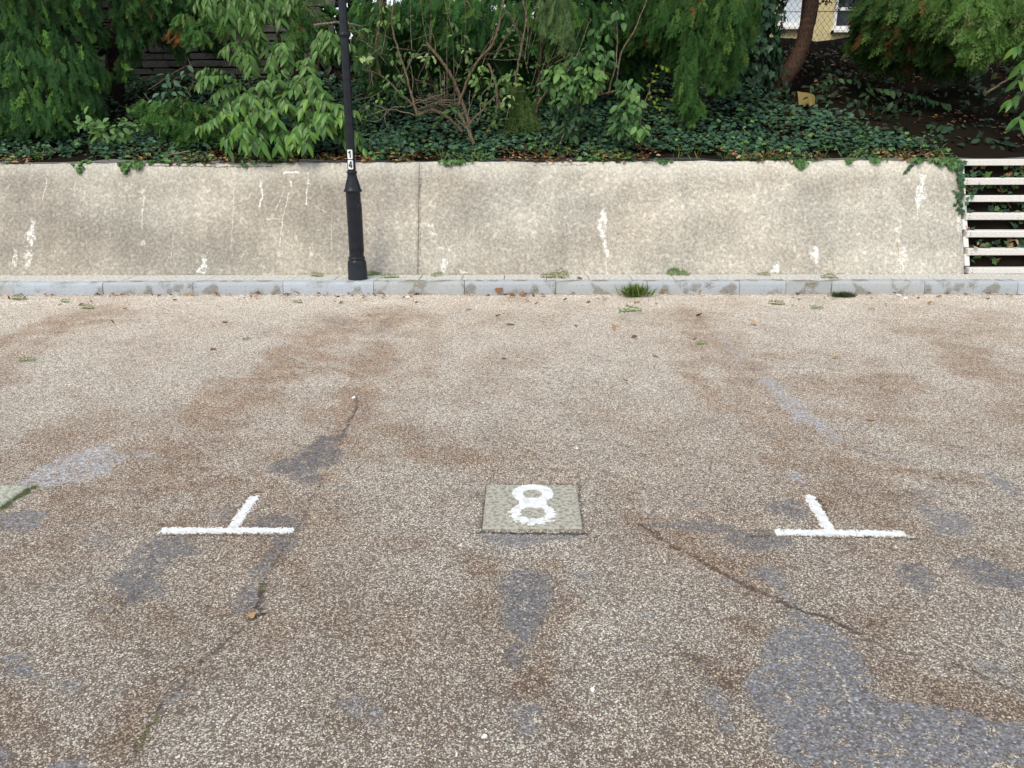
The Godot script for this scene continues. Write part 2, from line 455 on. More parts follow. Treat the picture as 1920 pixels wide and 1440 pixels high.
# broad brown and rust tints of the tarmac: capsules [ax, az, bx, bz, radius], strength of brown, of rust
var bands := [            # [points], reach, strength
	[[-1.19, -6.775, -1.491, -6.097, -1.681, -5.533, -1.707, -4.651, -1.9, -3.912, -1.877, -3.548], 0.26, 0.85], [[-1.159, -6.883, -1.048, -5.122, -1.034, -4.08, -0.959, -3.304], 0.16, 0.9], [[-0.784, -6.774, -0.664, -4.998], 0.10, 0.5], [[-4.163, -5.529, -4.026, -6.097, -3.935, -6.738], 0.3, 0.8],
	[[1.439, -6.988, 1.425, -5.844, 1.094, -5.003, 1.155, -4.36], 0.16, 0.7], [[0.853, -6.564, 1.142, -6.369], 0.16, 0.7], [[1.968, -4.774, 2.434, -4.753], 0.22, 0.75], [[1.764, -4.225, 2.13, -4.097], 0.16, 0.6], [[3.182, -6.184, 3.264, -5.613, 3.082, -5.009], 0.18, 0.8],
	[[-0.649, -3.919, -0.41, -3.558, -0.224, -3.559], 0.13, 0.8], [[-0.65, -4.352, -0.58, -4.305], 0.12, 0.55], [[-1.824, -3.549, -1.46, -3.301, -1.683, -3.131], 0.16, 0.8], [[-2.085, -3.074, -1.876, -3.129, -1.812, -3.298], 0.14, 0.75], [[1.204, -3.569, 1.496, -3.506, 1.828, -3.445, 2.019, -3.326], 0.10, 0.75],
	[[1.364, -3.154, 1.511, -3.003, 1.67, -3.104], 0.12, 0.8], [[0.458, -2.922, 0.654, -2.683, 0.833, -2.442], 0.10, 0.8], [[0.091, -2.561, 0.121, -2.318, 0.044, -2.11, 0.025, -1.931], 0.08, 0.9], [[-0.168, -2.558, -0.118, -2.316, -0.058, -2.109], 0.07, 0.8], [[-0.068, -1.884, 0.056, -1.862, 0.114, -1.797], 0.06, 0.75],
	[[-1.159, -6.883, -1.061, -4.997, -0.985, -3.622, -0.948, -2.753], 0.30, 0.62], [[-1.511, -6.186, -1.766, -4.347, -1.837, -3.298, -1.918, -2.788], 0.36, 0.62], [[1.439, -6.988, 1.423, -4.772, 1.472, -3.443, 1.518, -2.774], 0.28, 0.55], [[-3.47, -4.339, -3.87, -5.841, -3.94, -7.118], 0.3, 0.5],
	[[0.722, -2.173, 0.606, -1.914, 0.521, -2.036], 0.08, 0.85], [[1.138, -2.178, 1.111, -1.897, 1.231, -1.832, 1.368, -1.812], 0.09, 0.8], [[1.516, -2.818, 1.787, -2.694, 1.843, -2.615], 0.10, 0.75], [[-1.059, -3.304, -1.319, -3.188, -1.434, -2.882], 0.10, 0.7], [[-0.93, -2.308, -1.182, -2.125, -1.416, -2.24], 0.09, 0.7],
	[[-0.99, -1.994, -1.078, -1.763, -1.107, -1.643], 0.08, 0.75], [[-1.495, -1.8, -1.261, -1.569], 0.10, 0.6], [[-0.407, -1.69, -0.507, -1.749], 0.07, 0.6], [[-0.591, -2.672, -0.478, -2.757], 0.10, 0.5], [[0.616, -1.627, 0.809, -1.666], 0.06, 0.7], [[-2.659, -6.186, -3.068, -5.842], 0.12, 0.3], [[-2.87, -4.593, -2.713, -4.49], 0.1, 0.6], [[0.761, -6.565, 1.02, -6.771], 0.1, 0.5],
]

func grain_tex(called: String, n: int, lo: float, hi: float, freq: float, sd: int, specks := 0.0) -> ImageTexture:
	var a := FastNoiseLite.new()
	a.seed = sd
	a.frequency = freq
	a.fractal_octaves = 4
	var big := a.get_seamless_image(n, n).get_data()
	var out := PackedByteArray()
	out.resize(n * n)
	for i in n * n:
		var v := lerpf(lo, hi, big[i] / 255.0) + rng.randf_range(-0.05, 0.05)
		if rng.randf() < specks:
			v *= rng.randf_range(0.55, 0.8)
		out[i] = clampi(int(v * 255.0), 0, 255)
	return ImageTexture.create_from_image(Image.create_from_data(n, n, false, Image.FORMAT_L8, out))

func wall_texture() -> void:
	var w := 2048
	var h := 256
	var x0 := -5.8
	var sx := w / 10.6
	var y0 := KH - 0.02
	var sy := h / 1.16
	var data := PackedByteArray()
	data.resize(w * h * 4)
	var relief := PackedByteArray()
	relief.resize(w * h)
	var big := FastNoiseLite.new()
	big.seed = 3
	big.frequency = 1.0
	big.fractal_octaves = 5
	var fine := FastNoiseLite.new()
	fine.seed = 5
	fine.frequency = 14.0
	fine.fractal_octaves = 3
	var run := FastNoiseLite.new()
	run.seed = 9
	run.frequency = 1.0
	run.fractal_octaves = 4
	for row in h:
		var y := y0 + (row + 0.5) / sy
		for col in w:
			var x := x0 + (col + 0.5) / sx
			var b := big.get_noise_2d(x * 0.7, y * 1.1)
			var f := fine.get_noise_2d(x * 1.6, y * 1.6)
			var s := run.get_noise_2d(x * 4.0, y * 0.5)                 # runs of water down the face
			var grit := rng.randf()
			var v := 0.80 + 0.15 * b + 0.13 * f + 0.045 * s + (grit - 0.5) * 0.15
			var worn := clampf(fine.get_noise_2d(x * 0.7 + 40.0, y * 0.9) * 2.6 - 0.45 + b * 0.6, 0.0, 1.0)    # crust gone, pale below
			v += 0.10 * worn * (0.6 + 0.8 * grit)
			var top := clampf((y - 1.03 - 0.14 * run.get_noise_2d(x * 1.1 + 7.0, 3.0)) / 0.16, 0.0, 1.0)
			v = lerpf(v, 0.99 + 0.12 * f, top * 0.62)
			v *= 1.0 + 0.05 * clampf((x + 1.0) / 4.0, -1.0, 1.0)
			var warm := clampf(0.5 + 1.1 * big.get_noise_2d(x * 0.55 + 20.0, y * 0.7), 0.0, 1.0) * (1.0 - top)
			var q := (row * w + col) * 4
			data[q] = clampi(int(255 * v * lerpf(0.845, 0.835, warm)), 0, 255)
			data[q + 1] = clampi(int(255 * v * lerpf(0.82, 0.791, warm)), 0, 255)
			data[q + 2] = clampi(int(255 * v * lerpf(0.762, 0.722, warm)), 0, 255)
			data[q + 3] = 255
			relief[row * w + col] = clampi(int(128 + 70 * f + 40 * worn + rng.randf_range(-25, 25)), 0, 255)
	var white := [252, 250, 243]
	var chalk := [244, 239, 226]
	for m in [
		[white, 0.95, [4.159, 1.126, 4.242, 1.11, 4.229, 0.982, 4.205, 0.849, 4.162, 0.77, 4.139, 0.654, 4.11, 0.627, 4.127, 0.744, 4.109, 0.823, 4.128, 0.972, 4.164, 1.009]], [white, 0.9, [0.798, 0.768, 0.837, 0.789, 0.858, 0.619, 0.868, 0.434, 0.877, 0.276, 0.838, 0.25, 0.812, 0.46, 0.763, 0.646]],
		[white, 0.9, [-5.306, 0.676, -5.241, 0.66, -5.239, 0.472, -5.253, 0.339, -5.289, 0.206, -5.293, 0.419]], [chalk, 0.8, [-5.474, 0.376, -5.418, 0.398, -5.42, 0.259, -5.437, 0.19, -5.476, 0.248]], [chalk, 0.75, [-5.368, 0.339, -5.302, 0.376, -5.289, 0.206, -5.339, 0.179]], [white, 0.95, [-3.44, 0.309, -3.407, 0.33, -3.375, 0.134, -3.488, 0.129, -3.446, 0.203]],
		[white, 0.9, [2.596, 0.216, 2.653, 0.252, 2.674, 0.226, 2.648, 0.127, 2.565, 0.127]], [white, 0.85, [2.991, 0.372, 3.075, 0.393, 3.059, 0.272, 3.042, 0.126, 3.02, 0.126, 3.014, 0.257]], [white, 0.8, [-0.889, 0.268, -0.828, 0.284, -0.838, 0.199, -0.848, 0.126, -0.876, 0.136]], [chalk, 0.7, [-0.691, 0.183, -0.612, 0.147, -0.567, 0.126, -0.69, 0.126]],
		[chalk, 0.75, [3.872, 0.56, 3.951, 0.58, 3.926, 0.528, 3.893, 0.528]], [chalk, 0.8, [4.564, 0.795, 4.59, 0.769, 4.585, 0.505, 4.592, 0.348, 4.565, 0.348, 4.539, 0.558, 4.523, 0.663]], [chalk, 0.6, [-1.048, 0.65, -0.979, 0.634, -0.944, 0.517, -1.011, 0.49]], [chalk, 0.65, [-4.142, 0.997, -4.061, 0.996, -4.089, 0.872, -4.133, 0.845]],
		[chalk, 0.55, [-4.151, 0.443, -4.043, 0.459, -4.063, 0.406, -4.132, 0.406]], [white, 0.9, [-2.857, 1.133, -2.822, 1.133, -2.822, 0.976, -2.844, 0.949]], [white, 0.9, [-2.861, 0.82, -2.827, 0.809, -2.831, 0.767, -2.866, 0.777]], [white, 0.9, [-2.35, 1.132, -2.316, 1.148, -2.317, 1.002, -2.334, 0.991]], [chalk, 0.6, [3.955, 0.428, 3.98, 0.391, 3.957, 0.167, 3.946, 0.167]],
		[chalk, 0.6, [4.171, 0.323, 4.197, 0.297, 4.212, 0.166, 4.195, 0.166]], [chalk, 0.55, [-2.292, 0.403, -2.247, 0.403, -2.266, 0.281, -2.29, 0.334]], [chalk, 0.5, [3.231, 0.272, 3.271, 0.283, 3.246, 0.22]]]:
		data = fill_poly(data, ragged(m[2], 0.24, 0.02), m[0], m[1] * 1.2, w, h, x0, sx, y0, sy)
	for l in [
		[white, 0.012, 0.9, [-2.827, 0.976, -2.813, 0.906, -2.843, 0.799]], [white, 0.016, 0.9, [-2.598, 1.138, -2.518, 1.148, -2.431, 1.148]], [white, 0.012, 0.9, [-2.514, 1.056, -2.501, 0.992]], [white, 0.011, 0.85, [-2.335, 1.002, -2.346, 0.819]], [chalk, 0.009, 0.6, [-2.528, 0.949, -2.587, 0.68, -2.611, 0.403]],
		[chalk, 0.008, 0.5, [-2.57, 0.992, -2.664, 0.761]], [chalk, 0.009, 0.55, [-2.758, 0.675, -2.587, 0.686]], [chalk, 0.008, 0.5, [-3.721, 1.006, -3.754, 0.866]], [chalk, 0.007, 0.45, [-3.748, 0.523, -3.77, 0.283]], [chalk, 0.008, 0.5, [-2.248, 0.813, -2.12, 0.733]], [chalk, 0.01, 0.55, [0.854, 0.25, 0.853, 0.129]],
		[chalk, 0.01, 0.5, [-5.156, 1.092, -5.187, 0.875]], [chalk, 0.009, 0.5, [-4.1, 0.872, -4.095, 0.577]], [chalk, 0.008, 0.55, [3.917, 0.35, 3.917, 0.125]], [chalk, 0.007, 0.45, [-0.774, 0.559, -0.729, 0.569, -0.757, 0.516]], [chalk, 0.009, 0.5, [-0.581, 0.527, -0.536, 0.564]], [chalk, 0.008, 0.45, [0.509, 0.614, 0.594, 0.636]],
		[chalk, 0.007, 0.4, [-3.116, 1.004, -3.128, 0.362]], [chalk, 0.007, 0.4, [-0.735, 0.569, -0.706, 0.516]], [chalk, 0.008, 0.5, [-3.017, 0.697, -2.968, 0.628]], [chalk, 0.008, 0.4, [-2.071, 0.626, -2.052, 0.36]], [[150, 90, 60], 0.006, 0.5, [3.905, 0.428, 3.909, 0.297]]]:
		data = dab_line(data, l[3], l[0], l[1], l[2], w, h, x0, sx, y0, sy, 0.006, 0.15)
	for l in [[0.008, [-4.224, 1.219, -3.761, 1.218, -3.24, 1.205, -2.721, 1.209]], [0.006, [-3.217, 1.205, -3.204, 1.167]], [0.005, [0.085, 1.215, 0.654, 1.208]]]:      # hair cracks under the top
		data = dab_line(data, l[1], [62, 54, 46], l[0], 0.75, w, h, x0, sx, y0, sy, 0.006, 0.2)
	for k in 26:                                            # pock marks
		var p := Vector2(rng.randf_range(-5.5, 4.5), rng.randf_range(0.2, 1.15))
		data = dab_line(data, [p.x, p.y, p.x + 0.004, p.y], [70, 62, 54], 0.012, 0.6, w, h, x0, sx, y0, sy, 0.003)
	for k in 150:
		var p := Vector2(rng.randf_range(-5.6, 4.6), rng.randf_range(0.15, 1.2))
		var l := rng.randf_range(0.02, 0.12)
		var a := rng.randf_range(-0.5, 0.5) + (PI / 2 if rng.randf() < 0.75 else 0.0)
		data = dab_line(data, [p.x, p.y, p.x + cos(a) * l, p.y + sin(a) * l], chalk, 0.009, rng.randf_range(0.15, 0.4), w, h, x0, sx, y0, sy, 0.01, 0.4)
	for x in [-1.134, 1.175]:          # a joint, and the ghost of another
		data = dab_line(data, [x + 0.012, KH, x + 0.012, 1.22], [118, 104, 88] if x < 0 else [196, 184, 160], 0.012, 0.5, w, h, x0, sx, y0, sy, 0.012, 0.4)
	data = dab_line(data, [-5.7, KH + 0.008, 4.7, KH + 0.008], [130, 118, 98], 0.016, 0.4, w, h, x0, sx, y0, sy, 0.010, 0.72)
	var im := Image.create_from_data(w, h, false, Image.FORMAT_RGBA8, data)
	im.convert(Image.FORMAT_RGB8)
	M["wall_colour"] = ImageTexture.create_from_image(im)
	M["wall_relief"] = ImageTexture.create_from_image(Image.create_from_data(w, h, false, Image.FORMAT_L8, relief))

func triplanar(m: StandardMaterial3D, t: Texture2D, metres: float, relief: Texture2D = null, depth := 0.2) -> void:
	m.albedo_texture = t
	m.uv1_triplanar = true
	m.uv1_world_triplanar = true
	m.uv1_scale = Vector3.ONE / metres
	if relief:
		m.heightmap_enabled = true
		m.heightmap_texture = relief
		m.heightmap_scale = depth

func bark_tex() -> ImageTexture:
	var n := 512
	var a := FastNoiseLite.new()
	a.seed = 21
	a.frequency = 0.03
	a.fractal_octaves = 4
	var out := PackedByteArray()
	out.resize(n * n)
	for r in n:
		for c in n:
			out[r * n + c] = clampi(int(150 + 150 * a.get_noise_2d(c * 2.2, r * 0.35) + rng.randf_range(-20, 20)), 0, 255)
	return ImageTexture.create_from_image(Image.create_from_data(n, n, false, Image.FORMAT_L8, out))

# ------------------------------------------------------------------ leaves
# a broad leaf along +x, one unit long: folded along its rib, bent down at the tip
func make_leaf(wide: float, fold: float, droop: float, n := 5, serrate := 0.0) -> ArrayMesh:
	var st := begin()
	st.set_smooth_group(0)
	var rows := []
	for i in n + 1:
		var t := float(i) / n
		var w := wide * pow(sin(PI * pow(t, 0.85)), 0.8) * 0.5 if i > 0 and i < n else 0.0
		w *= 1.0 + (serrate if i % 2 == 1 else -serrate)
		var y := -droop * t * t
		rows.append([Vector3(t, y + fold * w, -w), Vector3(t, y, 0), Vector3(t, y + fold * w, w)])
	for i in n:
		var a: Array = rows[i]
		var b: Array = rows[i + 1]
		if i == 0:
			tri(st, a[1], b[0], b[1])
			tri(st, a[1], b[1], b[2])
		elif i == n - 1:
			tri(st, a[0], b[1], a[1])
			tri(st, a[1], b[1], a[2])
		else:
			quad(st, a[0], b[0], b[1], a[1])
			quad(st, a[1], b[1], b[2], a[2])
	return done(st)

func make_ivy() -> ArrayMesh:        # five lobes
	var st := begin()
	st.set_smooth_group(-1)
	var edge := [Vector3(-0.05, 0, 0), Vector3(-0.12, 0.02, 0.34), Vector3(0.16, 0, 0.30), Vector3(0.34, 0.03, 0.52), Vector3(0.52, 0, 0.24), Vector3(1.0, -0.06, 0), Vector3(0.52, 0, -0.24), Vector3(0.34, 0.03, -0.52), Vector3(0.16, 0, -0.30), Vector3(-0.12, 0.02, -0.34)]
	for i in edge.size():
		tri(st, Vector3(0.25, -0.04, 0), edge[(i + 1) % edge.size()], edge[i])
	return done(st)

# a flat hanging frond of a cypress along +x, one unit long
func make_spray(sd: int, dense := 10) -> ArrayMesh:
	rng.seed = sd
	var st := begin()
	st.set_smooth_group(-1)
	var bend := rng.randf_range(-0.12, 0.12)
	var axis := func(t: float) -> Vector3: return Vector3(t, -0.16 * t * t, bend * t * t)
	var strip := func(a: Vector3, d: Vector3, l: float, w: float) -> void:
		var side := d.cross(Vector3.UP).normalized() * w
		var m := a + d * l * 0.45
		var e := a + d * l + Vector3(0, -0.10 * l, 0)
		tri(st, a, m + side, m - side)
		tri(st, m - side, m + side, e)
	for i in dense:
		var t := 0.06 + 0.92 * float(i) / dense
		var a: Vector3 = axis.call(t)
		for s in [-1.0, 1.0]:
			var spread := deg_to_rad(rng.randf_range(20, 38))
			var l := (0.26 * pow(sin(PI * (0.12 + 0.80 * t)), 0.8) + 0.03) * rng.randf_range(0.45, 1.5)
			var d := Vector3(cos(spread), rng.randf_range(-0.16, 0.06), s * sin(spread)).normalized()
			strip.call(a, d, l, 0.015)
			for k in 2:
				var p := a + d * l * (0.25 + 0.35 * k)
				for q in [-1.0, 1.0]:
					var d2 := d.rotated(Vector3.UP, q * deg_to_rad(rng.randf_range(26, 44)))
					d2.y += rng.randf_range(-0.15, 0.05)
					strip.call(p, d2.normalized(), l * rng.randf_range(0.26, 0.44), 0.013)
	strip.call(Vector3.ZERO, Vector3(1, -0.1, bend).normalized(), 1.0, 0.012)
	return done(st)

# ------------------------------------------------------------------ plants
# clumps: [centre, radius across, radius high, sprays]; sprays hang and point away from «heart»
func foliage_of_sprays(parent: Node, clumps: Array, heart: Vector3, size: Vector2, tint: Color, hang: float, tip: Color, brown := 0.0) -> void:
	var sets := []
	for k in sprays.size():
		sets.append([[], []])
	for c in clumps:
		var mid: Vector3 = c[0]
		var shade := rng.randf_range(0.72, 1.2)
		for i in int(c[3]):
			var u := rv()
			while u.length() > 1.0:
				u = rv()
			u = u.normalized() * pow(u.length(), 0.5)
			var p := mid + Vector3(u.x * c[1], u.y * c[2], u.z * c[1])
			var out := p - heart
			out.y = 0.0
			out = out.normalized() + Vector3(u.x, 0, u.z) * 0.7 + rv() * 0.35
			var dir := (out.normalized() * (1.0 - hang) + Vector3.DOWN * hang + rv() * 0.30).normalized()
			var face := (out.normalized() + Vector3.UP * 0.4 + rv() * 1.0).normalized()
			var s := lerpf(size.x * 0.9, size.y * 1.15, pow(rng.randf(), 1.4))
			var k := rng.randi() % sprays.size()
			var col := vary(tint * shade, 0.22)
			if rng.randf() < 0.16:
				col = vary(tip, 0.2)
			if rng.randf() < brown:
				col = vary(Color(0.16, 0.075, 0.03), 0.3)
			col.a = 1.0
			sets[k][0].append(Transform3D(along(dir, face, s), p - dir * s * 0.4))
			sets[k][1].append(col)
	for k in sprays.size():
		if sets[k][0].size():
			scatter("foliage", sprays[k], M["frond"], sets[k][0], sets[k][1], parent)

func limbs_to(parent: Node, heart: Array, clumps: Array, r: float, m: Material, every := 1) -> void:
	for i in range(0, clumps.size(), every):
		var c: Vector3 = clumps[i][0]
		var best: Vector3 = heart[0]
		for h: Vector3 in heart:
			if absf(h.y - c.y - 0.1) < absf(best.y - c.y - 0.1):
				best = h
		var st := begin()
		var mid := best.lerp(c, 0.55) + Vector3(0, 0.14, 0)
		tube(st, bent([best, mid, c + Vector3(0, -0.05, 0)], 4, 0.012), r, r * 0.3, 5)
		obj("limb", done(st), m, parent)

func trunk(parent: Node, pts: Array, r0: float, r1: float, m: Material, sides := 12, called := "trunk") -> void:
	var st := begin()
	tube(st, bent(pts, 5, r0 * 0.05), r0, r1, sides, 0.06)
	obj(called, done(st), m, parent)

# single leaves as parts of a plant; past «most» they go into one part
func leaf_parts(parent: Node, mesh: Mesh, mats: Array, where: Array, most: int, called := "leaf") -> void:
	var left := []
	for i in where.size():
		if i < most:
			var o := obj(called, mesh, mats[i % mats.size()], parent)
			o.transform = where[i]
		else:
			left.append(where[i])
	if left.size():
		var tints := []
		for t in left:
			tints.append(vary(Color(0.07, 0.15, 0.03), 0.3))
		scatter(called + "_mass", mesh, M["gloss"], left, tints, parent)

# leaves in two rows along a shoot, as laurel bears them
func shoot_leaves(pts: Array, from: float, step: float, size: Vector2, hang: float) -> Array:
	var out := []
	var n := pts.size()
	var total := 0.0
	for i in n - 1:
		total += (pts[i] as Vector3).distance_to(pts[i + 1])
	var count := maxi(3, int(total * (1.0 - from) / step))
	for k in count + 2:
		var t := minf(from + (1.0 - from) * float(k) / count, 1.0)
		var fi := t * (n - 1)
		var i := mini(int(fi), n - 2)
		var p: Vector3 = (pts[i] as Vector3).lerp(pts[i + 1], fi - i)
		var d: Vector3 = ((pts[i + 1] as Vector3) - (pts[i] as Vector3)).normalized()
		var side := d.cross(Vector3.UP).normalized() * (1.0 if k % 2 == 0 else -1.0)
		var dir := (d * 0.55 + side * 0.75 + Vector3.DOWN * hang + rv() * 0.35).normalized()
		var face := (Vector3.UP * 0.8 + Vector3(0, 0, 0.75) + rv() * 0.35).normalized()
		out.append(Transform3D(along(dir, face, rng.randf_range(size.x, size.y)), p))
	return out

func leaf_cloud(mid: Vector3, r: float, count: int, size: Vector2, hang: float) -> Array:
	var out := []
	for i in count:
		var u := rv()
		while u.length() > 1.0:
			u = rv()
		var p := mid + u * r
		var dir := (Vector3(u.x, 0, u.z) + Vector3.DOWN * hang + rv() * 0.7).normalized()
		var face := (Vector3.UP * 0.9 + Vector3(0, 0, 0.5) + rv() * 0.6).normalized()
		out.append(Transform3D(along(dir, face, rng.randf_range(size.x, size.y)), p))
	return out

func tints(n: int, c: Color, share: float) -> Array:
	var out := []
	for i in n:
		out.append(vary(c, share))
	return out

# ------------------------------------------------------------------ paint lying on a surface, cut from a distance field
func paint(f: Callable, lo: Vector2, hi: Vector2, cell: float, top: float) -> ArrayMesh:
	var st := begin()
	st.set_smooth_group(-1)
	var nx := int((hi.x - lo.x) / cell)
	var nz := int((hi.y - lo.y) / cell)
	var v := PackedFloat32Array()
	v.resize((nx + 1) * (nz + 1))
	for j in nz + 1:
		for i in nx + 1:
			v[j * (nx + 1) + i] = f.call(lo.x + i * cell, lo.y + j * cell)
	for j in nz:
		for i in nx:
			var ids := [j * (nx + 1) + i, j * (nx + 1) + i + 1, (j + 1) * (nx + 1) + i + 1, (j + 1) * (nx + 1) + i]
			var ps := [Vector2(i, j), Vector2(i + 1, j), Vector2(i + 1, j + 1), Vector2(i, j + 1)]
			var poly := []
			var cut := []
			for k in 4:
				var a := v[ids[k]]
				var b := v[ids[(k + 1) % 4]]
				if a < 0.0:
					poly.append(ps[k])
				if (a < 0.0) != (b < 0.0):
					var m: Vector2 = (ps[k] as Vector2).lerp(ps[(k + 1) % 4], a / (a - b))
					poly.append(m)
					cut.append(m)
			for k in range(1, poly.size() - 1):
				var q := []
				for e in [poly[0], poly[k], poly[k + 1]]:
					q.append(Vector3(lo.x + e.x * cell, top, lo.y + e.y * cell))
				tri(st, q[0], q[1], q[2])
			if cut.size() == 2:
				var a := Vector3(lo.x + cut[0].x * cell, top, lo.y + cut[0].y * cell)
				var b := Vector3(lo.x + cut[1].x * cell, top, lo.y + cut[1].y * cell)
				var dn := Vector3(0, -top, 0)
				quad(st, a, b, b + dn, a + dn)
	return done(st)

func seg(p: Vector2, a: Vector2, b: Vector2) -> float:
	var t := clampf((p - a).dot(b - a) / maxf((b - a).length_squared(), 1e-6), 0.0, 1.0)
	return p.distance_to(a.lerp(b, t))

# a distance from a straight bar with square ends
func bar(p: Vector2, a: Vector2, b: Vector2, half: float) -> float:
	var d := (b - a).normalized()
	var m := (a + b) / 2.0
	var q := Vector2(absf((p - m).dot(d)) - a.distance_to(b) / 2.0, absf((p - m).dot(d.orthogonal())) - half)
	return maxf(q.x, q.y)


func ground_tint(x: float, z: float) -> Color:
	var brown := 0.0
	var p := Vector2(x, z)
	for b in bands:
		var pts: Array = b[0]
		var r: float = b[1]
		var best := 9.0
		for i in range(0, pts.size() - 2, 2):
			best = minf(best, seg(p, Vector2(pts[i], pts[i + 1]), Vector2(pts[i + 2], pts[i + 3])))
		if best < r * 2.2:
			best += (noise_a.get_noise_2d(x * 45.0, z * 45.0) + 0.8 * noise_a.get_noise_2d(x * 160.0, z * 160.0)) * r * 1.0
			brown = maxf(brown, b[2] * (1.0 - smoothstep(r * 0.2, r * 1.4, best)))
	var n := noise_a.get_noise_2d(x * 22.0, z * 14.0)
	var n2 := noise_a.get_noise_2d(x * 70.0 + 300.0, z * 50.0)
	var n3 := noise_a.get_noise_2d(x * 260.0 + 300.0, z * 260.0)
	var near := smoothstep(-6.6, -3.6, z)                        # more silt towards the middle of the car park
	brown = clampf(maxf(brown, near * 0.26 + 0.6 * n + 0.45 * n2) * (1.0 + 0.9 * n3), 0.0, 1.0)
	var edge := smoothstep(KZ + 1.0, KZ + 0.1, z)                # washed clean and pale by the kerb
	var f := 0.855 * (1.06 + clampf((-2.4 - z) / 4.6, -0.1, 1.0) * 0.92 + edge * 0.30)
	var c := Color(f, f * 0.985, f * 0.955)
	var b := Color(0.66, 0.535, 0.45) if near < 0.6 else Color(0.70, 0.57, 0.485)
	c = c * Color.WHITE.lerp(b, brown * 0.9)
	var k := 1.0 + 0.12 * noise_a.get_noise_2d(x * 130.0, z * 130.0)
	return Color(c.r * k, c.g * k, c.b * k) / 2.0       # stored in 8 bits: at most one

func build_ground() -> void:
	var m := mat("tarmac", lin(2.0, 2.0, 2.0), 0.93)
	m.albedo_texture = M["speckle"]
	m.uv1_scale = Vector3.ONE
	m.vertex_color_use_as_albedo = true
	m.heightmap_enabled = true
	m.heightmap_texture = M["speckle_relief"]
	m.heightmap_scale = 0.35
	m.detail_enabled = true
	m.detail_albedo = M["patches"]
	m.detail_uv_layer = BaseMaterial3D.DETAIL_UV_2
	m.detail_blend_mode = BaseMaterial3D.BLEND_MODE_MIX
	var plain := mat("tarmac_beyond", lin(2.0, 2.0, 2.0), 0.93)
	plain.albedo_texture = M["speckle"]
	plain.vertex_color_use_as_albedo = true
	var park := struct("car_park")
	for part in [[GX, GX + GW, GZ, GZ + GD, 0.06, true], [-40.0, GX, GZ, 30.0, 1.2, false], [GX + GW, 40.0, GZ, 30.0, 1.2, false], [GX, GX + GW, GZ + GD, 30.0, 1.2, false]]:
		var nx := int((part[1] - part[0]) / part[4])
		var nz := int((part[3] - part[2]) / part[4])
		var v := PackedVector3Array()
		var uv := PackedVector2Array()
		var uv2 := PackedVector2Array()
		var cs := PackedColorArray()
		var ns := PackedVector3Array()
		var ix := PackedInt32Array()
		for j in nz + 1:
			for i in nx + 1:
				var x := lerpf(part[0], part[1], float(i) / nx)
				var z := lerpf(part[2], part[3], float(j) / nz)
				v.append(Vector3(x, 0, z))
				uv.append(Vector2(x, z) / 1.7)
				uv2.append(Vector2((x - GX) / GW, (z - GZ) / GD))
				cs.append(ground_tint(x, z))
				ns.append(Vector3.UP)
		for j in nz:
			for i in nx:
				var a := j * (nx + 1) + i
				ix.append_array(PackedInt32Array([a, a + 1, a + nx + 2, a, a + nx + 2, a + nx + 1]))
		var arr := []
		arr.resize(Mesh.ARRAY_MAX)
		arr[Mesh.ARRAY_VERTEX] = v
		arr[Mesh.ARRAY_NORMAL] = ns
		arr[Mesh.ARRAY_TEX_UV] = uv
		arr[Mesh.ARRAY_TEX_UV2] = uv2
		arr[Mesh.ARRAY_COLOR] = cs
		arr[Mesh.ARRAY_INDEX] = ix
		var am := ArrayMesh.new()
		am.add_surface_from_arrays(Mesh.PRIMITIVE_TRIANGLES, arr)
		obj("tarmac_surface", am, m if part[5] else plain, park)
	# the land under and beyond everything
	var st := begin()
	quad(st, Vector3(-300, -0.25, -300), Vector3(300, -0.25, -300), Vector3(300, -0.25, 300), Vector3(-300, -0.25, 300))
	var land := obj("ground", done(st), mat("land", lin(0.10, 0.09, 0.07), 1.0))
	land.set_meta("kind", "structure")

func kerb_tex() -> ImageTexture:         # pale concrete with clusters of dark algae specks
	var n := 768
	var a := FastNoiseLite.new()
	a.seed = 33
	a.frequency = 0.006
	a.fractal_octaves = 3
	var big := a.get_seamless_image(n, n).get_data()
	var px := PackedByteArray()
	px.resize(n * n * 3)
	var cell := 3
	var fleck := PackedFloat32Array()
	fleck.resize((n / cell) * (n / cell))
	for i in fleck.size():
		fleck[i] = rng.randf()
	for r in n:
		for c in n:
			var i := r * n + c
			var m := smoothstep(0.46, 0.72, big[i] / 255.0)
			var v := 0.95 + rng.randf_range(-0.05, 0.05)
			var t := 0.0
			if fleck[(r / cell) * (n / cell) + c / cell] < m * 0.55 + 0.025:
				t = 0.34 + 0.2 * rng.randf()
			t = maxf(t, m * 0.18)
			px[i * 3] = clampi(int(255 * v * (1.0 - 0.62 * t)), 0, 255)
			px[i * 3 + 1] = clampi(int(255 * v * (1.0 - 0.74 * t)), 0, 255)
			px[i * 3 + 2] = clampi(int(255 * v * (1.0 - 0.92 * t)), 0, 255)
	return ImageTexture.create_from_image(Image.create_from_data(n, n, false, Image.FORMAT_RGB8, px))

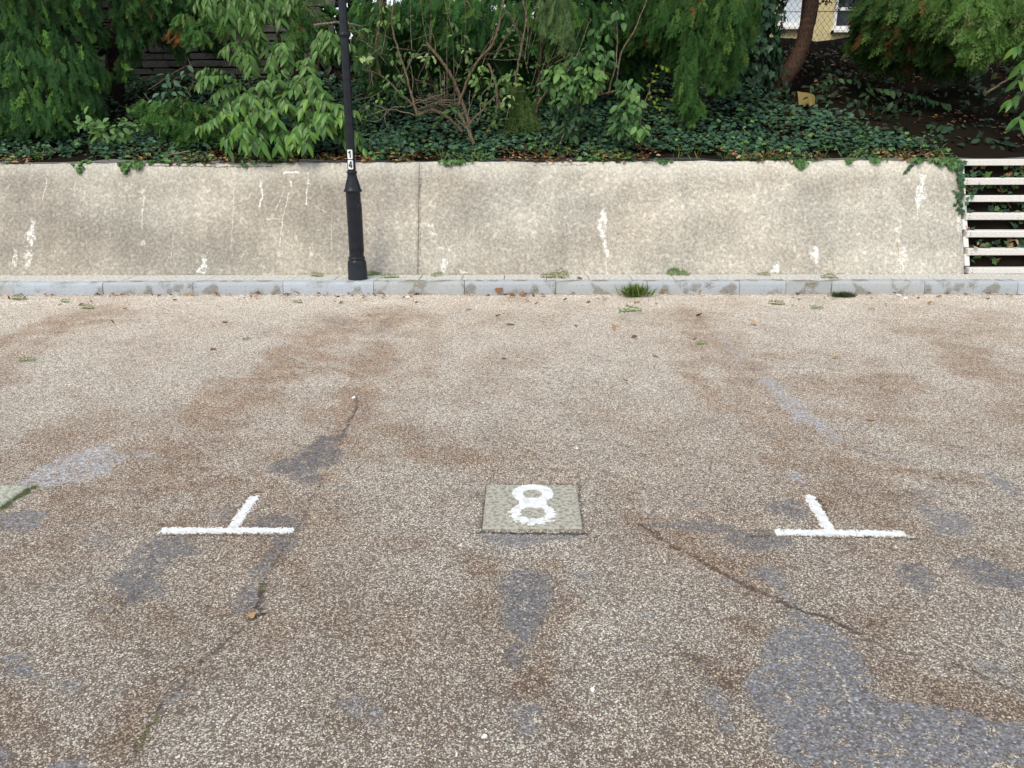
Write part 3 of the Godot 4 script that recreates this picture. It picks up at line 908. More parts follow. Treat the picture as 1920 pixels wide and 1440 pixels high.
func build_kerb_and_pavement() -> void:
	var kerb := struct("kerb")
	var stain := kerb_tex()
	var kerb_grain := grain_tex("kerb", 256, 0.8, 1.1, 0.08, 31)
	var mats := []
	for c in [[0.47, 0.515, 0.56], [0.43, 0.46, 0.485], [0.44, 0.46, 0.465]]:
		var m := mat("kerb_concrete_%d" % mats.size(), lin(c[0], c[1], c[2]), 0.9)
		triplanar(m, stain, 1.3, kerb_grain, 0.12)
		m.uv1_offset = Vector3(0.37, 0.21, 0.6) * mats.size()
		mats.append(m)
	var pick := [0, 1, 1, 0, 2, 1, 2, 1, 1, 2, 1, 0, 1, 2]
	# profile of a kerbstone with its worn front edge
	var prof := [[KZ + 0.004, -0.1], [KZ, 0.05], [KZ - 0.006, KH - 0.028], [KZ - 0.014, KH - 0.012], [KZ - 0.028, KH - 0.002], [KZ - 0.123, KH]]
	for i in range(-4, 16):
		var x0 := -5.184 + 0.915 * i + 0.0025
		var x1 := x0 + 0.910
		if i == 8 or i == 13:
			x1 = x0 + 0.455
		var st := begin()
		st.set_smooth_group(-1)
		var dy := rng.randf_range(-0.003, 0.003)
		var dz := rng.randf_range(-0.003, 0.003)
		for k in prof.size() - 1:
			var a: Array = prof[k]
			var b: Array = prof[k + 1]
			quad(st, Vector3(x0, b[1] + dy, b[0] + dz), Vector3(x1, b[1] + dy, b[0] + dz), Vector3(x1, a[1] + dy, a[0] + dz), Vector3(x0, a[1] + dy, a[0] + dz))
		for s in [x0, x1]:
			for k in range(1, prof.size() - 1):
				tri_out(st, Vector3(s, prof[0][1], prof[0][0]), Vector3(s, prof[k][1] + dy, prof[k][0] + dz), Vector3(s, prof[k + 1][1] + dy, prof[k + 1][0] + dz), Vector3((x0 + x1) / 2, 0, KZ - 0.05))
		var mi: int = pick[posmod(i, pick.size())]
		obj("kerbstone", done(st), mats[mi], kerb)
		if i == 8 or i == 13:
			var h := begin()
			chamfer(h, Vector3(x1 + 0.230, KH / 2 - 0.05, KZ - 0.0635), Vector3(0.450, KH + 0.1, 0.122), 0.010)
			obj("kerbstone", done(h), mats[(mi + 1) % 3], kerb)
	var pave := struct("pavement")
	var flag := mat("flagstone", lin(0.70, 0.67, 0.605), 0.92)
	var fl := grain_tex("flag", 512, 0.70, 1.12, 0.03, 37, 0.06)
	triplanar(flag, fl, 0.6, fl, 0.15)
	var bed := begin()
	quad(bed, Vector3(-9, KH - 0.02, WZ - 0.2), Vector3(9, KH - 0.02, WZ - 0.2), Vector3(9, KH - 0.02, KZ - 0.10), Vector3(-9, KH - 0.02, KZ - 0.10))
	obj("bedding", done(bed), mat("bedding", lin(0.09, 0.075, 0.055), 1.0), pave)
	var shapes := []
	for k in 4:
		shapes.append(box_mesh(Vector3(0.428, 0.05, 0.31), 0.005, 0.0015))
	for i in range(-20, 20):
		var o := obj("paving_stone", shapes[posmod(i * 7, 4)], flag, pave)
		o.position = Vector3(-1.30 + 0.434 * i, KH - 0.026 + rng.randf_range(-0.002, 0.002), KZ - 0.124 - 0.003 - 0.155)
		o.rotation.y = rng.randf_range(-0.006, 0.006)

func build_wall() -> void:
	var w := thing("retaining_wall", "weathered grey brown concrete retaining wall leaning back below the planted bank", "retaining wall")
	var m := mat("wall_concrete", Color.WHITE, 0.93)
	m.albedo_texture = M["wall_colour"]
	m.heightmap_enabled = true
	m.heightmap_texture = M["wall_relief"]
	m.heightmap_scale = 0.5
	m.detail_enabled = true
	m.detail_albedo = grain_tex("wall", 512, 0.88, 1.10, 0.06, 41, 0.05)
	m.detail_blend_mode = BaseMaterial3D.BLEND_MODE_MUL
	m.detail_uv_layer = BaseMaterial3D.DETAIL_UV_2
	var n := FastNoiseLite.new()
	n.seed = 12
	n.frequency = 3.0
	for span in [[-12.0, -5.70], [-5.693, -1.137], [-1.131, 4.582]]:
		var st := begin()
		st.set_smooth_group(0)
		var nx := int((span[1] - span[0]) / 0.06)
		var ny := 20
		var at := func(i: int, j: int) -> Vector3:
			var x := lerpf(span[0], span[1], float(i) / nx)
			var t := float(j) / ny
			var y := lerpf(KH - 0.06, WH, t)
			var z := lerpf(WZ + 0.026, TZ, t) + n.get_noise_2d(x, y) * 0.006
			if j == ny:
				y += n.get_noise_2d(x * 2.0, 9.0) * 0.014
				z -= 0.012
			elif j == ny - 1:
				z += n.get_noise_2d(x * 3.0, 4.0) * 0.005
			if i == nx and span[1] > 4.0:
				x += n.get_noise_2d(y * 4.0, 2.0) * 0.02
			return Vector3(x, y, z)
		for i in nx:
			for j in ny:
				var q := [at.call(i, j + 1), at.call(i + 1, j + 1), at.call(i + 1, j), at.call(i, j)]
				for k in [0, 1, 2, 0, 2, 3]:
					var p: Vector3 = q[k]
					st.set_uv(Vector2((p.x + 5.8) / 10.6, (p.y - KH + 0.02) / 1.16))
					st.set_uv2(Vector2(p.x, p.y) * 1.7)
					st.add_vertex(p)
			var a: Vector3 = at.call(i, ny)
			var b: Vector3 = at.call(i + 1, ny)
			for p: Vector3 in [a + Vector3(0, 0, -0.16), b + Vector3(0, 0, -0.16), b, a + Vector3(0, 0, -0.16), b, a]:
				st.set_uv(Vector2((p.x + 5.8) / 10.6, 0.96))
				st.set_uv2(Vector2(p.x, p.z) * 1.7)
				st.add_vertex(p)
		for side in [0, nx]:
			for j in ny:
				var a: Vector3 = at.call(side, j)
				var b: Vector3 = at.call(side, j + 1)
				var q := [b, b + Vector3(0, 0, -0.45), a + Vector3(0, 0, -0.45), a]
				var order := [0, 1, 2, 0, 2, 3] if side == nx else [0, 2, 1, 0, 3, 2]
				for k in order:
					var p: Vector3 = q[k]
					st.set_uv(Vector2((p.x + p.z - TZ + 5.8) / 10.6, (p.y - KH + 0.02) / 1.16))
					st.set_uv2(Vector2(p.z, p.y) * 1.7)
					st.add_vertex(p)
		obj("wall_panel", done(st), m, w)

func build_crib() -> void:
	var c := thing("slatted_retaining_wall", "white slatted retaining wall of horizontal boards at the end of the concrete wall", "slatted wall")
	var grain := grain_tex("board", 512, 0.82, 1.06, 0.05, 43, 0.03)
	var paint_m := mat("white_board", lin(0.80, 0.77, 0.72), 0.75)
	triplanar(paint_m, grain, 0.5, grain, 0.08)
	paint_m.uv1_scale = Vector3(0.9, 5.0, 5.0)
	var s := (TZ - WZ) / (WH - KH)
	var ys := [0.152, 0.335, 0.508, 0.680, 0.858, 1.035, 1.222]
	for i in ys.size():
		var y: float = ys[i]
		var z := WZ + (y - KH) * s
		var o := obj("slat", box_mesh(Vector3(3.4, 0.064, 0.11), 0.005, 0.002), paint_m, c)
		o.position = Vector3(4.625 + 1.7, y, z - 0.045)
		o.rotation = Vector3(0.06 * rng.randf_range(-1, 1), 0, rng.randf_range(-0.003, 0.003))
		for k in 2:
			var st := begin()
			st.set_smooth_group(-1)
			lathe(st, [[0.0045, 0.0], [0.0045, 0.004], [0.0, 0.005]], 8)
			var nail := obj("nail", done(st), M["rusty"], o)
			nail.position = Vector3(-1.665, -0.014 + 0.028 * k, 0.0545)
			nail.rotation.x = PI / 2
	var st2 := begin()
	var lean := atan2(WH - KH, WZ - TZ)
	for i in ys.size() - 1:
		var y: float = (ys[i] + ys[i + 1]) / 2.0
		var z := WZ + (y - KH) * s
		var b := begin()
		chamfer(b, Vector3.ZERO, Vector3(0.055, ys[i + 1] - ys[i] - 0.055, 0.06), 0.004, Basis(Vector3.RIGHT, -atan(-s)), 0.001)
		var o := obj("spacer_block", done(b), paint_m, c)
		o.position = Vector3(4.628, y, z - 0.055)
	# soil held between the boards, sloping up towards the back
	var soil := begin()
	soil.set_smooth_group(0)
	for i in 34:
		for j in 14:
			var q := []
			for e in [[i, j + 1], [i + 1, j + 1], [i + 1, j], [i, j]]:
				var y := lerpf(KH - 0.03, 1.2, e[1] / 14.0)
				q.append(Vector3(4.60 + e[0] * 0.1, y, WZ - 0.10 + (y - KH) * s * 1.06 + noise_a.get_noise_2d(e[0] * 20.0, y * 300.0) * 0.035))
			quad(soil, q[0], q[1], q[2], q[3])
	obj("soil_fill", done(soil), M["soil"], c)

func build_bank() -> void:
	var st := begin()
	st.set_smooth_group(0)
	var xs := []
	var zs := []
	for i in 121:
		xs.append(-18.0 + i * 0.3)
	var z := TZ - 0.10
	while z > -15.5:
		zs.append(z)
		z -= 0.22
	zs.append_array([-18.0, -24.0, -34.0, -60.0])
	for i in xs.size() - 1:
		for j in zs.size() - 1:
			var q := []
			for e in [[i, j + 1], [i + 1, j + 1], [i + 1, j], [i, j]]:
				var x: float = xs[e[0]]
				var zz: float = zs[e[1]]
				q.append(Vector3(x, bank(x, zz) + noise_a.get_noise_2d(x * 90.0, zz * 90.0) * 0.03, zz))
			quad(st, q[0], q[1], q[2], q[3])
	var t := obj("terrain", done(st), M["soil"])
	t.set_meta("kind", "structure")

func build_lamp_post() -> void:
	var at := Vector3(-1.716, KH, -7.885)
	var p := thing("lamp_post", "black cast metal lamp post with a flared base standing on the kerb edge", "lamp post", at)
	p.rotation.z = -0.0093
	var black := mat("black_paint", lin(0.015, 0.017, 0.023), 0.36)
	var g := grain_tex("post", 256, 0.75, 1.2, 0.02, 51, 0.02)
	triplanar(black, g, 0.4, g, 0.05)
	var y := func(v: float) -> float: return v - KH
	var parts := {
		"plinth": [[0.100, 0.0], [0.1, 0.012], [0.097, 0.016], [0.095, 0.165], [0.090, 0.185], [0.080, 0.200]],
		"base_ring": [[0.078, 0.198], [0.083, 0.203], [0.085, 0.214], [0.083, 0.225], [0.074, 0.231]],
		"base_shaft": [[0.0725, 0.22], [0.0725, 0.86], [0.0725, 0.872]],
		"shoulder": [[0.078, 0.868], [0.089, 0.872], [0.092, 0.880], [0.089, 0.889], [0.079, 0.897], [0.074, 0.925], [0.066, 0.955], [0.054, 0.99], [0.047, 1.02], [0.045, 1.045], [0.050, 1.05], [0.053, 1.058], [0.050, 1.066], [0.042, 1.069]],
		"pole": [[0.0405, 1.06], [0.0395, 2.0], [0.038, 4.6], [0.0, 4.6]],
		"collar": [[0.039, 2.393 - KH], [0.050, 2.402 - KH], [0.054, 2.416 - KH], [0.050, 2.432 - KH], [0.039, 2.443 - KH]],
	}
	for k in parts:
		var st := begin()
		lathe(st, parts[k], 40)
		obj(k, done(st), black, p)
	# the door in the shaft: a raised plate with rounded ends
	var st := begin()
	st.set_smooth_group(0)
	var r := 0.0785
	var rows := 26
	var pts := []
	for j in rows + 1:
		var t := float(j) / rows
		var yy := lerpf(0.265, 0.77, t)
		var e := minf(t, 1.0 - t) / 0.17
		var half := deg_to_rad(44) * (sqrt(maxf(0.0, 1.0 - pow(1.0 - minf(e, 1.0), 2))) if e < 1.0 else 1.0)
		var row := []
		for k in 9:
			var a := deg_to_rad(78) + half * (k / 4.0 - 1.0)
			row.append(Vector3(sin(a), 0, cos(a)) * (r if k > 0 and k < 8 else r - 0.002) + Vector3(0, yy, 0))
		pts.append(row)
	for j in rows:
		for k in 8:
			quad(st, pts[j + 1][k], pts[j + 1][k + 1], pts[j][k + 1], pts[j][k])
		for k in [0, 8]:
			var a: Vector3 = pts[j][k]
			var b: Vector3 = pts[j + 1][k]
			tri_out(st, a, b, a * Vector3(0.9, 1, 0.9), Vector3(0.06, a.y, 0.02))
			tri_out(st, b, b * Vector3(0.9, 1, 0.9), a * Vector3(0.9, 1, 0.9), Vector3(0.06, a.y, 0.02))
	var door := obj("access_door", done(st), black, p)
	var lk := begin()
	lathe(lk, [[0.009, 0.0], [0.009, 0.004], [0.0, 0.005]], 10)
	var lock := obj("lock", done(lk), black, door)
	lock.position = Vector3(sin(deg_to_rad(78)), 0, cos(deg_to_rad(78))) * 0.0785 + Vector3(0, 0.70, 0)
	lock.rotation = Vector3(PI / 2, deg_to_rad(78), 0)
	# two number stickers one above the other
	var white := mat("sticker_white", lin(0.80, 0.81, 0.80), 0.5)
	var ink := mat("sticker_black", lin(0.012, 0.012, 0.014), 0.5)
	var font := SystemFont.new()
	font.font_names = PackedStringArray(["Droid Sans"])
	font.font_weight = 700
	for k in 2:
		var y0: float = ([1.183, 1.086][k] as float)
		var hh := 0.088
		var s2 := begin()
		s2.set_smooth_group(0)
		for i in 10:
			var a0 := deg_to_rad(lerpf(-38, 38, i / 10.0) - 3.0)
			var a1 := deg_to_rad(lerpf(-38, 38, (i + 1) / 10.0) - 3.0)
			var c0 := 0.008 if i == 0 else 0.0
			var c1 := 0.008 if i == 9 else 0.0
			quad(s2, Vector3(sin(a0) * 0.0418, y0 + hh - c0, cos(a0) * 0.0418), Vector3(sin(a1) * 0.0418, y0 + hh - c1, cos(a1) * 0.0418), Vector3(sin(a1) * 0.0418, y0 + c1, cos(a1) * 0.0418), Vector3(sin(a0) * 0.0418, y0 + c0, cos(a0) * 0.0418))
		var plate := obj("number_sticker", done(s2), white, p)
		plate.set_meta("label", "white sticker with the black digit " + ["1", "4"][k])
		var tm := TextMesh.new()
		tm.text = ["1", "4"][k]
		tm.font = font
		tm.font_size = 32
		tm.pixel_size = 0.0027
		tm.depth = 0.004
		var d := obj("digit", tm, ink, plate)
		d.position = Vector3(-0.002, y0 + hh / 2, 0.0425)
		d.scale = Vector3(0.78, 1.0, 1.0)

func build_markings() -> void:
	var white := mat("road_paint", lin(0.74, 0.74, 0.72), 0.7)
	var wear := grain_tex("paint", 512, 0.86, 1.06, 0.02, 61, 0.03)
	triplanar(white, wear, 0.5, wear, 0.15)
	var n := FastNoiseLite.new()
	n.seed = 77
	n.frequency = 34.0
	n.fractal_octaves = 4
	var marks := [
		["white painted T bay marking with a straight stem leaning right, beside a crack", [-1.487, -2.811, -0.943, -2.816], [-1.2, -2.829, -1.207, -3.129], 0.0235, 0.023, 0.008],
		["white painted T bay marking with a ragged wavy mossy stem", [1.008, -2.818, 1.528, -2.811], [1.236, -2.833, 1.242, -2.915, 1.254, -3.075, 1.257, -3.138], 0.024, 0.0235, 0.011],
	]
	for t in marks:
		var a := Vector2(t[1][0], t[1][1])
		var b := Vector2(t[1][2], t[1][3])
		var mid := (a + b) / 2.0
		var f := func(x: float, z: float) -> float:
			var p := Vector2(x, z) + mid
			var d := bar(p, a, b, t[3])
			for i in range(0, (t[2] as Array).size() - 2, 2):
				d = minf(d, bar(p, Vector2(t[2][i], t[2][i + 1]), Vector2(t[2][i + 2], t[2][i + 3]), t[4]) if t[2].size() == 4 else seg(p, Vector2(t[2][i], t[2][i + 1]), Vector2(t[2][i + 2], t[2][i + 3])) - t[4])
			var w := n.get_noise_2d(p.x, p.y)
			var chips := n.get_noise_2d(p.x * 2.6 + 30.0, p.y * 2.6)
			return d + w * t[5] * 1.3 + n.get_noise_2d(p.x * 3.1, p.y * 3.1) * 0.006 + (0.03 if chips > 0.40 - 0.16 * smoothstep(-0.016, 0.0, d) else 0.0)
		var mesh := paint(f, Vector2(-0.36, -0.42), Vector2(0.36, 0.10), 0.004, 0.004)
		var o := obj("bay_marking", mesh, white)
		tag(o, t[0], "bay marking", "T marks between the parking bays")
		o.position = Vector3(mid.x, 0, mid.y)
	# the numbered slab and its neighbour at the edge of the picture
	var conc := mat("slab_concrete", lin(0.44, 0.41, 0.34), 0.93)
	var g := grain_tex("slab", 512, 0.62, 1.22, 0.035, 63, 0.16)
	triplanar(conc, g, 0.45, g, 0.25)
	var green := mat("slab_concrete_mossy", lin(0.46, 0.455, 0.36), 0.93)
	triplanar(green, g, 0.45, g, 0.25)
	var s := thing("numbered_slab", "square concrete slab with a white painted 8, sunk in the tarmac", "slab", Vector3(0.031, 0, -3.034))
	var top := obj("slab_top", box_mesh(Vector3(0.411, 0.06, 0.414), 0.006, 0.002), conc, s)
	top.position.y = -0.018
	var eight := func(x: float, z: float) -> float:
		var p := Vector2(x, z)
		var hi := maxf(Vector2(x / 0.092, (z + 0.111) / 0.092).length() - 1.0, 1.0 - Vector2((x + 0.002) / 0.043, (z + 0.104) / 0.046).length()) * 0.05
		var lo := maxf(Vector2((x + 0.002) / 0.096, (z - 0.080) / 0.099).length() - 1.0, 1.0 - Vector2(x / 0.056, (z - 0.074) / 0.056).length()) * 0.06
		var d := minf(minf(hi, lo), (Vector2(x / 0.060, (z + 0.020) / 0.048).length() - 1.0) * 0.05)
		var w := n.get_noise_2d(x + 3.0, z + 5.0)
		return d + w * (0.003 + 0.020 * smoothstep(-0.02, 0.13, z)) + (0.03 if z > 0.02 and n.get_noise_2d(x * 2.0 + 50.0, z * 2.0) > 0.38 else 0.0)
	var num := obj("painted_number", paint(eight, Vector2(-0.13, -0.21), Vector2(0.13, 0.21), 0.003, 0.003), white, s)
	num.position = Vector3(0.004, 0.0125, 0.004)
	num.set_meta("label", "chipped white figure 8")
	var s2 := thing("mossy_slab", "pale concrete slab with a mossy edge, cut off by the edge of the view", "slab", Vector3(-2.273, 0, -3.214) + Vector3(-0.212, 0, 0.207))
	var tp := obj("slab_top", box_mesh(Vector3(0.411, 0.06, 0.414), 0.006, 0.002), green, s2)
	tp.position = Vector3(0.0, -0.018, 0.0)
	var mo := []
	for k in 240:
		var u := rng.randf_range(-0.2, 0.2)
		mo.append(Transform3D(along(rv() + Vector3.UP * 0.8, rv(), rng.randf_range(0.006, 0.014)), Vector3(0.212 + rng.randf_range(-0.010, 0.016), 0.004, u)))
	scatter("moss", leaf_mesh["blade"], M["leaf"], mo, tints(240, Color(0.10, 0.14, 0.02), 0.3), s2)
func build_back() -> void:
	# dry stone wall behind the cypress
	var w := thing("stone_wall", "rough coursed grey stone wall half hidden behind the drooping cypress", "stone wall", Vector3(-5.4, 1.9, -11.95))
	var core := begin()
	chamfer(core, Vector3(-0.85, 1.6, -0.30), Vector3(6.3, 3.6, 0.4), 0.02)
	obj("core", done(core), M["soil"], w)
	var shapes := []
	for k in 10:
		shapes.append(box_mesh(Vector3(1, 1, 1), 0.09, 0.06))
	var mats := []
	var g := grain_tex("stone", 512, 0.6, 1.2, 0.03, 71, 0.1)
	for c in [[0.15, 0.14, 0.12], [0.12, 0.115, 0.10], [0.18, 0.17, 0.15], [0.10, 0.095, 0.085]]:
		var m := mat("stone_%d" % mats.size(), lin(c[0], c[1], c[2]), 0.95)
		triplanar(m, g, 0.5, g, 0.4)
		mats.append(m)
	var y := 0.1
	var count := 0
	var spare := begin()
	while y < 3.3:
		var h := rng.randf_range(0.085, 0.14)
		var x := -4.0 + rng.randf_range(0, 0.2)
		while x < 2.3:
			var l := rng.randf_range(0.22, 0.5)
			var p := Vector3(x + l / 2, y + h / 2, -0.06 + rng.randf_range(-0.015, 0.02))
			if count < 300 and y < 1.95 and x > -1.9:
				var o := obj("stone", shapes[rng.randi() % 10], mats[rng.randi() % 4], w)
				o.position = p
				o.scale = Vector3(l - 0.012, h - 0.014, 0.16)
				count += 1
			else:
				chamfer(spare, p, Vector3(l - 0.012, h - 0.014, 0.16), 0.012, Basis(), 0.005)
			x += l
		y += h
	var rest := obj("stone_courses", done(spare), mats[1], w)
	rest.set_meta("kind", "stuff")
	# house at the top of the bank
	var hs := thing("yellow_house", "pale yellow rendered house with white window frames beyond the chain link fence", "house", Vector3(6.4, 2.9, -20.0))
	var render_m := mat("yellow_render", lin(0.66, 0.55, 0.30), 0.9)
	triplanar(render_m, grain_tex("render", 256, 0.9, 1.05, 0.05, 73), 1.0)
	var frame := mat("window_white", lin(0.8, 0.8, 0.8), 0.5)
	var glass := mat("dark_glass", lin(0.03, 0.035, 0.045), 0.06)
	var blue := mat("pale_blind", lin(0.62, 0.68, 0.75), 0.6)
	var wins := [[5.924 - 6.4, 6.529 - 6.4, 3.878 - 2.9, 0], [7.196 - 6.4, 7.973 - 6.4, 3.802 - 2.9, 1]]
	var x0 := -5.0
	var slabs := []
	for v in wins:                                   # wall pieces between and round the openings
		slabs.append([x0, v[0], 0.0, 5.6])
		slabs.append([v[0], v[1], 0.0, v[2]])
		slabs.append([v[0], v[1], v[2] + 1.5, 5.6])
		x0 = v[1]
	slabs.append([x0, 6.0, 0.0, 5.6])
	for s in slabs:
		var o := obj("wall", box_mesh(Vector3(s[1] - s[0], s[3] - s[2], 0.3), 0.002), render_m, hs)
		o.position = Vector3((s[0] + s[1]) / 2, (s[2] + s[3]) / 2, -0.15)
	var rf := begin()
	chamfer(rf, Vector3(0.5, 5.9, -2.4), Vector3(11.6, 0.12, 6.0), 0.02, Basis(Vector3.RIGHT, 0.45))
	obj("roof", done(rf), mat("roof_slate", lin(0.08, 0.08, 0.09), 0.8), hs)
	for v in wins:
		var wd: float = v[1] - v[0]
		var wn := obj("window", box_mesh(Vector3(wd - 0.01, 1.5 - 0.01, 0.02), 0.002), blue if v[3] == 0 else glass, hs)
		wn.position = Vector3((v[0] + v[1]) / 2, v[2] + 0.75, -0.16)
		var bars := [[-wd / 2 + 0.05, 0.0, 0.10, 1.49], [wd / 2 - 0.05, 0.0, 0.10, 1.49], [0.0, -0.70, wd - 0.21, 0.09], [0.0, 0.70, wd - 0.21, 0.09]]
		bars.append([0.0, -0.29, wd - 0.21, 0.07] if v[3] == 1 else [0.0, -0.02, wd - 0.21, 0.07])
		for b in bars:
			var o := obj("frame", box_mesh(Vector3(b[2], b[3], 0.07), 0.004), frame, wn)
			o.position = Vector3(b[0], b[1], 0.045)
		var sill := obj("sill", box_mesh(Vector3(wd + 0.1, 0.07, 0.16), 0.01), frame, hs)
		sill.position = Vector3((v[0] + v[1]) / 2, v[2] - 0.037, 0.06)
	# chain link fence on top of the bank
	var fz := -13.3
	var f := thing("chain_link_fence", "chain link fence with dark posts on the bank before the yellow house", "fence", Vector3(0, 0, fz))
	var wire := mat("fence_wire", lin(0.05, 0.05, 0.05), 0.5)
	var post_m := mat("fence_post_paint", lin(0.012, 0.013, 0.016), 0.5)
	var fx0 := 2.952
	var fx1 := 5.926
	for x: float in [fx0, 4.301, fx1]:
		var st := begin()
		tube(st, [Vector3(x, 2.5, 0), Vector3(x, 4.75, 0)], 0.032, 0.032, 10)
		obj("fence_post", done(st), post_m, f)
	for yy: float in [3.305, 4.7]:
		var st := begin()
		tube(st, [Vector3(fx0, yy, 0.012), Vector3(fx1, yy, 0.012)], 0.005, 0.005, 5)
		obj("line_wire", done(st), wire, f)
	var zig := [begin(), begin()]
	var pitch := 0.088
	for v in 2:
		var pts := []
		for k in 24:
			pts.append(Vector3(pitch / 2 * (1 if (k + v) % 2 else 0) + 0.003 * (1 if v else -1), k * pitch * 0.62, 0.006 * (1 if k % 2 else -1)))
		tube(zig[v], pts, 0.0028, 0.0028, 4)
	var wires := [done(zig[0]), done(zig[0])]
	var nw := int((fx1 - fx0) / (pitch / 2))
	for i in nw:
		var o := obj("wire", wires[0], wire, f)
		o.position = Vector3(fx0 + i * pitch / 2 * 1.0 + 0.02, 2.86, 0)
		if i % 2 == 1:
			o.scale = Vector3(-1, 1, 1)
			o.position.x += pitch / 2
		

func build_trees() -> void:
	var bark := bark_tex()
	var brown := mat("bark_brown", lin(0.17, 0.115, 0.075), 0.95)
	var tan := mat("bark_tan", lin(0.42, 0.31, 0.20), 0.9)
	var grey := mat("bark_dark", lin(0.075, 0.058, 0.045), 0.95)
	var red := mat("bark_red", lin(0.22, 0.125, 0.085), 0.9)
	var dry := mat("dry_wood", lin(0.56, 0.46, 0.34), 0.9)
	for m in [brown, tan, grey, red, dry]:
		triplanar(m, bark, 0.35, bark, 0.8)
	var cyp := Color(0.038, 0.092, 0.030)
	var cyp2 := Color(0.032, 0.076, 0.022)
	var tip := Color(0.088, 0.185, 0.036)

	# 1 the cypress at the left
	var t := thing("cypress_tree", "large drooping cypress at the left end, before the stone wall", "cypress tree", Vector3.ZERO, "cypress trees along the bank")
	var b := on_bank(Vector3(-5.323, 2.015, -10.6), -0.1)
	trunk(t, [b, Vector3(-5.216, 2.585, -10.6), Vector3(-5.106, 3.136, -10.6), Vector3(-4.778, 4.842, -10.6), Vector3(-4.455, 6.845, -10.6)], 0.12, 0.05, grey)
	var b2 := on_bank(Vector3(-6.224, 1.88, -10.3), -0.1)
	trunk(t, [b2, Vector3(-6.041, 2.743, -10.3), Vector3(-5.658, 4.758, -10.3), Vector3(-5.188, 7.153, -10.3)], 0.14, 0.05, grey)
	trunk(t, [Vector3(-4.896, 2.442, -10.4), Vector3(-4.651, 2.644, -10.3), Vector3(-4.404, 2.898, -10.2), Vector3(-4.202, 3.415, -10.2)], 0.028, 0.02, grey, 7, "limb")
	trunk(t, [Vector3(-5.185, 2.771, -10.6), Vector3(-5.333, 2.932, -10.7), Vector3(-5.486, 3.144, -10.8), Vector3(-5.574, 3.653, -10.8)], 0.022, 0.015, grey, 7, "limb")
	var cl := []
	for c in [[Vector3(-5.916, 2.843, -9.7), 0.34], [Vector3(-5.555, 2.938, -9.8), 0.34], [Vector3(-5.598, 2.577, -9.6), 0.34], [Vector3(-5.899, 2.456, -9.5), 0.34], [Vector3(-5.363, 2.625, -9.8), 0.3], [Vector3(-5.602, 2.25, -9.4), 0.34], [Vector3(-5.347, 2.284, -9.5), 0.3], [Vector3(-5.203, 2.327, -9.7), 0.26], [Vector3(-5.818, 2.076, -9.3), 0.32], [Vector3(-5.444, 1.961, -9.3), 0.32], [Vector3(-5.203, 2.054, -9.5), 0.28], [Vector3(-5.066, 2.21, -9.7), 0.18], [Vector3(-5.698, 1.759, -9.2), 0.26], [Vector3(-5.37, 1.718, -9.2), 0.2], [Vector3(-6.255, 2.653, -9.5), 0.4], [Vector3(-6.306, 2.078, -9.3), 0.4], [Vector3(-6.081, 3.23, -9.7), 0.4], [Vector3(-5.521, 3.28, -9.7), 0.4], [Vector3(-5.22, 3.202, -9.9), 0.34], [Vector3(-4.837, 3.383, -10), 0.34], [Vector3(-5.208, 2.921, -9.9), 0.22], [Vector3(-5.136, 2.732, -10), 0.16], [Vector3(-6.02, 1.675, -9.2), 0.24], [Vector3(-5.078, 1.88, -9.5), 0.16], [Vector3(-5.397, 2.922, -9.9), 0.24], [Vector3(-5.789, 2.701, -9.7), 0.3], [Vector3(-5.313, 1.82, -9.4), 0.2]]:
		cl.append([c[0], c[1], c[1] * 0.85, 35 + c[1] * 286])
	for c in [[Vector3(-4.788, 2.824, -10.3), 0.2], [Vector3(-4.45, 2.744, -10.4), 0.16], [Vector3(-4.087, 2.982, -10.4), 0.24], [Vector3(-3.898, 2.691, -10.5), 0.16], [Vector3(-3.661, 2.993, -10.5), 0.24], [Vector3(-4.73, 2.874, -10), 0.16], [Vector3(-4.527, 2.959, -10), 0.2], [Vector3(-4.75, 2.653, -10.1), 0.14], [Vector3(-4.81, 2.476, -10.1), 0.1], [Vector3(-4.301, 2.986, -10), 0.2], [Vector3(-4.057, 2.998, -10.1), 0.2], [Vector3(-4.256, 3.296, -10), 0.3], [Vector3(-3.704, 3.208, -10), 0.3], [Vector3(-4.112, 2.825, -10.1), 0.14], [Vector3(-4.899, 2.326, -10.1), 0.08], [Vector3(-4.301, 2.551, -10.3), 0.06], [Vector3(-4.465, 2.827, -10.1), 0.16], [Vector3(-4.442, 3.1, -10), 0.24], [Vector3(-4.088, 3.154, -10), 0.24]]:
		cl.append([c[0], c[1], c[1] * 0.9, 22 + c[1] * 333])
	foliage_of_sprays(t, cl, Vector3(b2.x, 0, b2.z - 0.3), Vector2(0.12, 0.24), cyp, 0.62, tip, 0.012)
	limbs_to(t, [Vector3(-5.216, 2.585, -10.6), Vector3(-5.106, 3.136, -10.6), Vector3(-6.054, 2.743, -10.3), Vector3(-5.872, 3.672, -10.3)], cl, 0.016, grey, 2)
	var up := []
	for k in 26:
		up.append([Vector3(rng.randf_range(-9.8, -4.5), rng.randf_range(3.9, 7.2), rng.randf_range(-11.2, -9.6)), 0.55, 0.5, 60])
	foliage_of_sprays(t, up, Vector3(b2.x, 0, -11), Vector2(0.4, 0.7), cyp2, 0.6, tip)

	# the bright clump and the low bough
	t = thing("low_cypress_bough", "bright feathery cypress growth low on the bank beside the laurel", "cypress bough", Vector3.ZERO, "cypress trees along the bank")
	cl = []
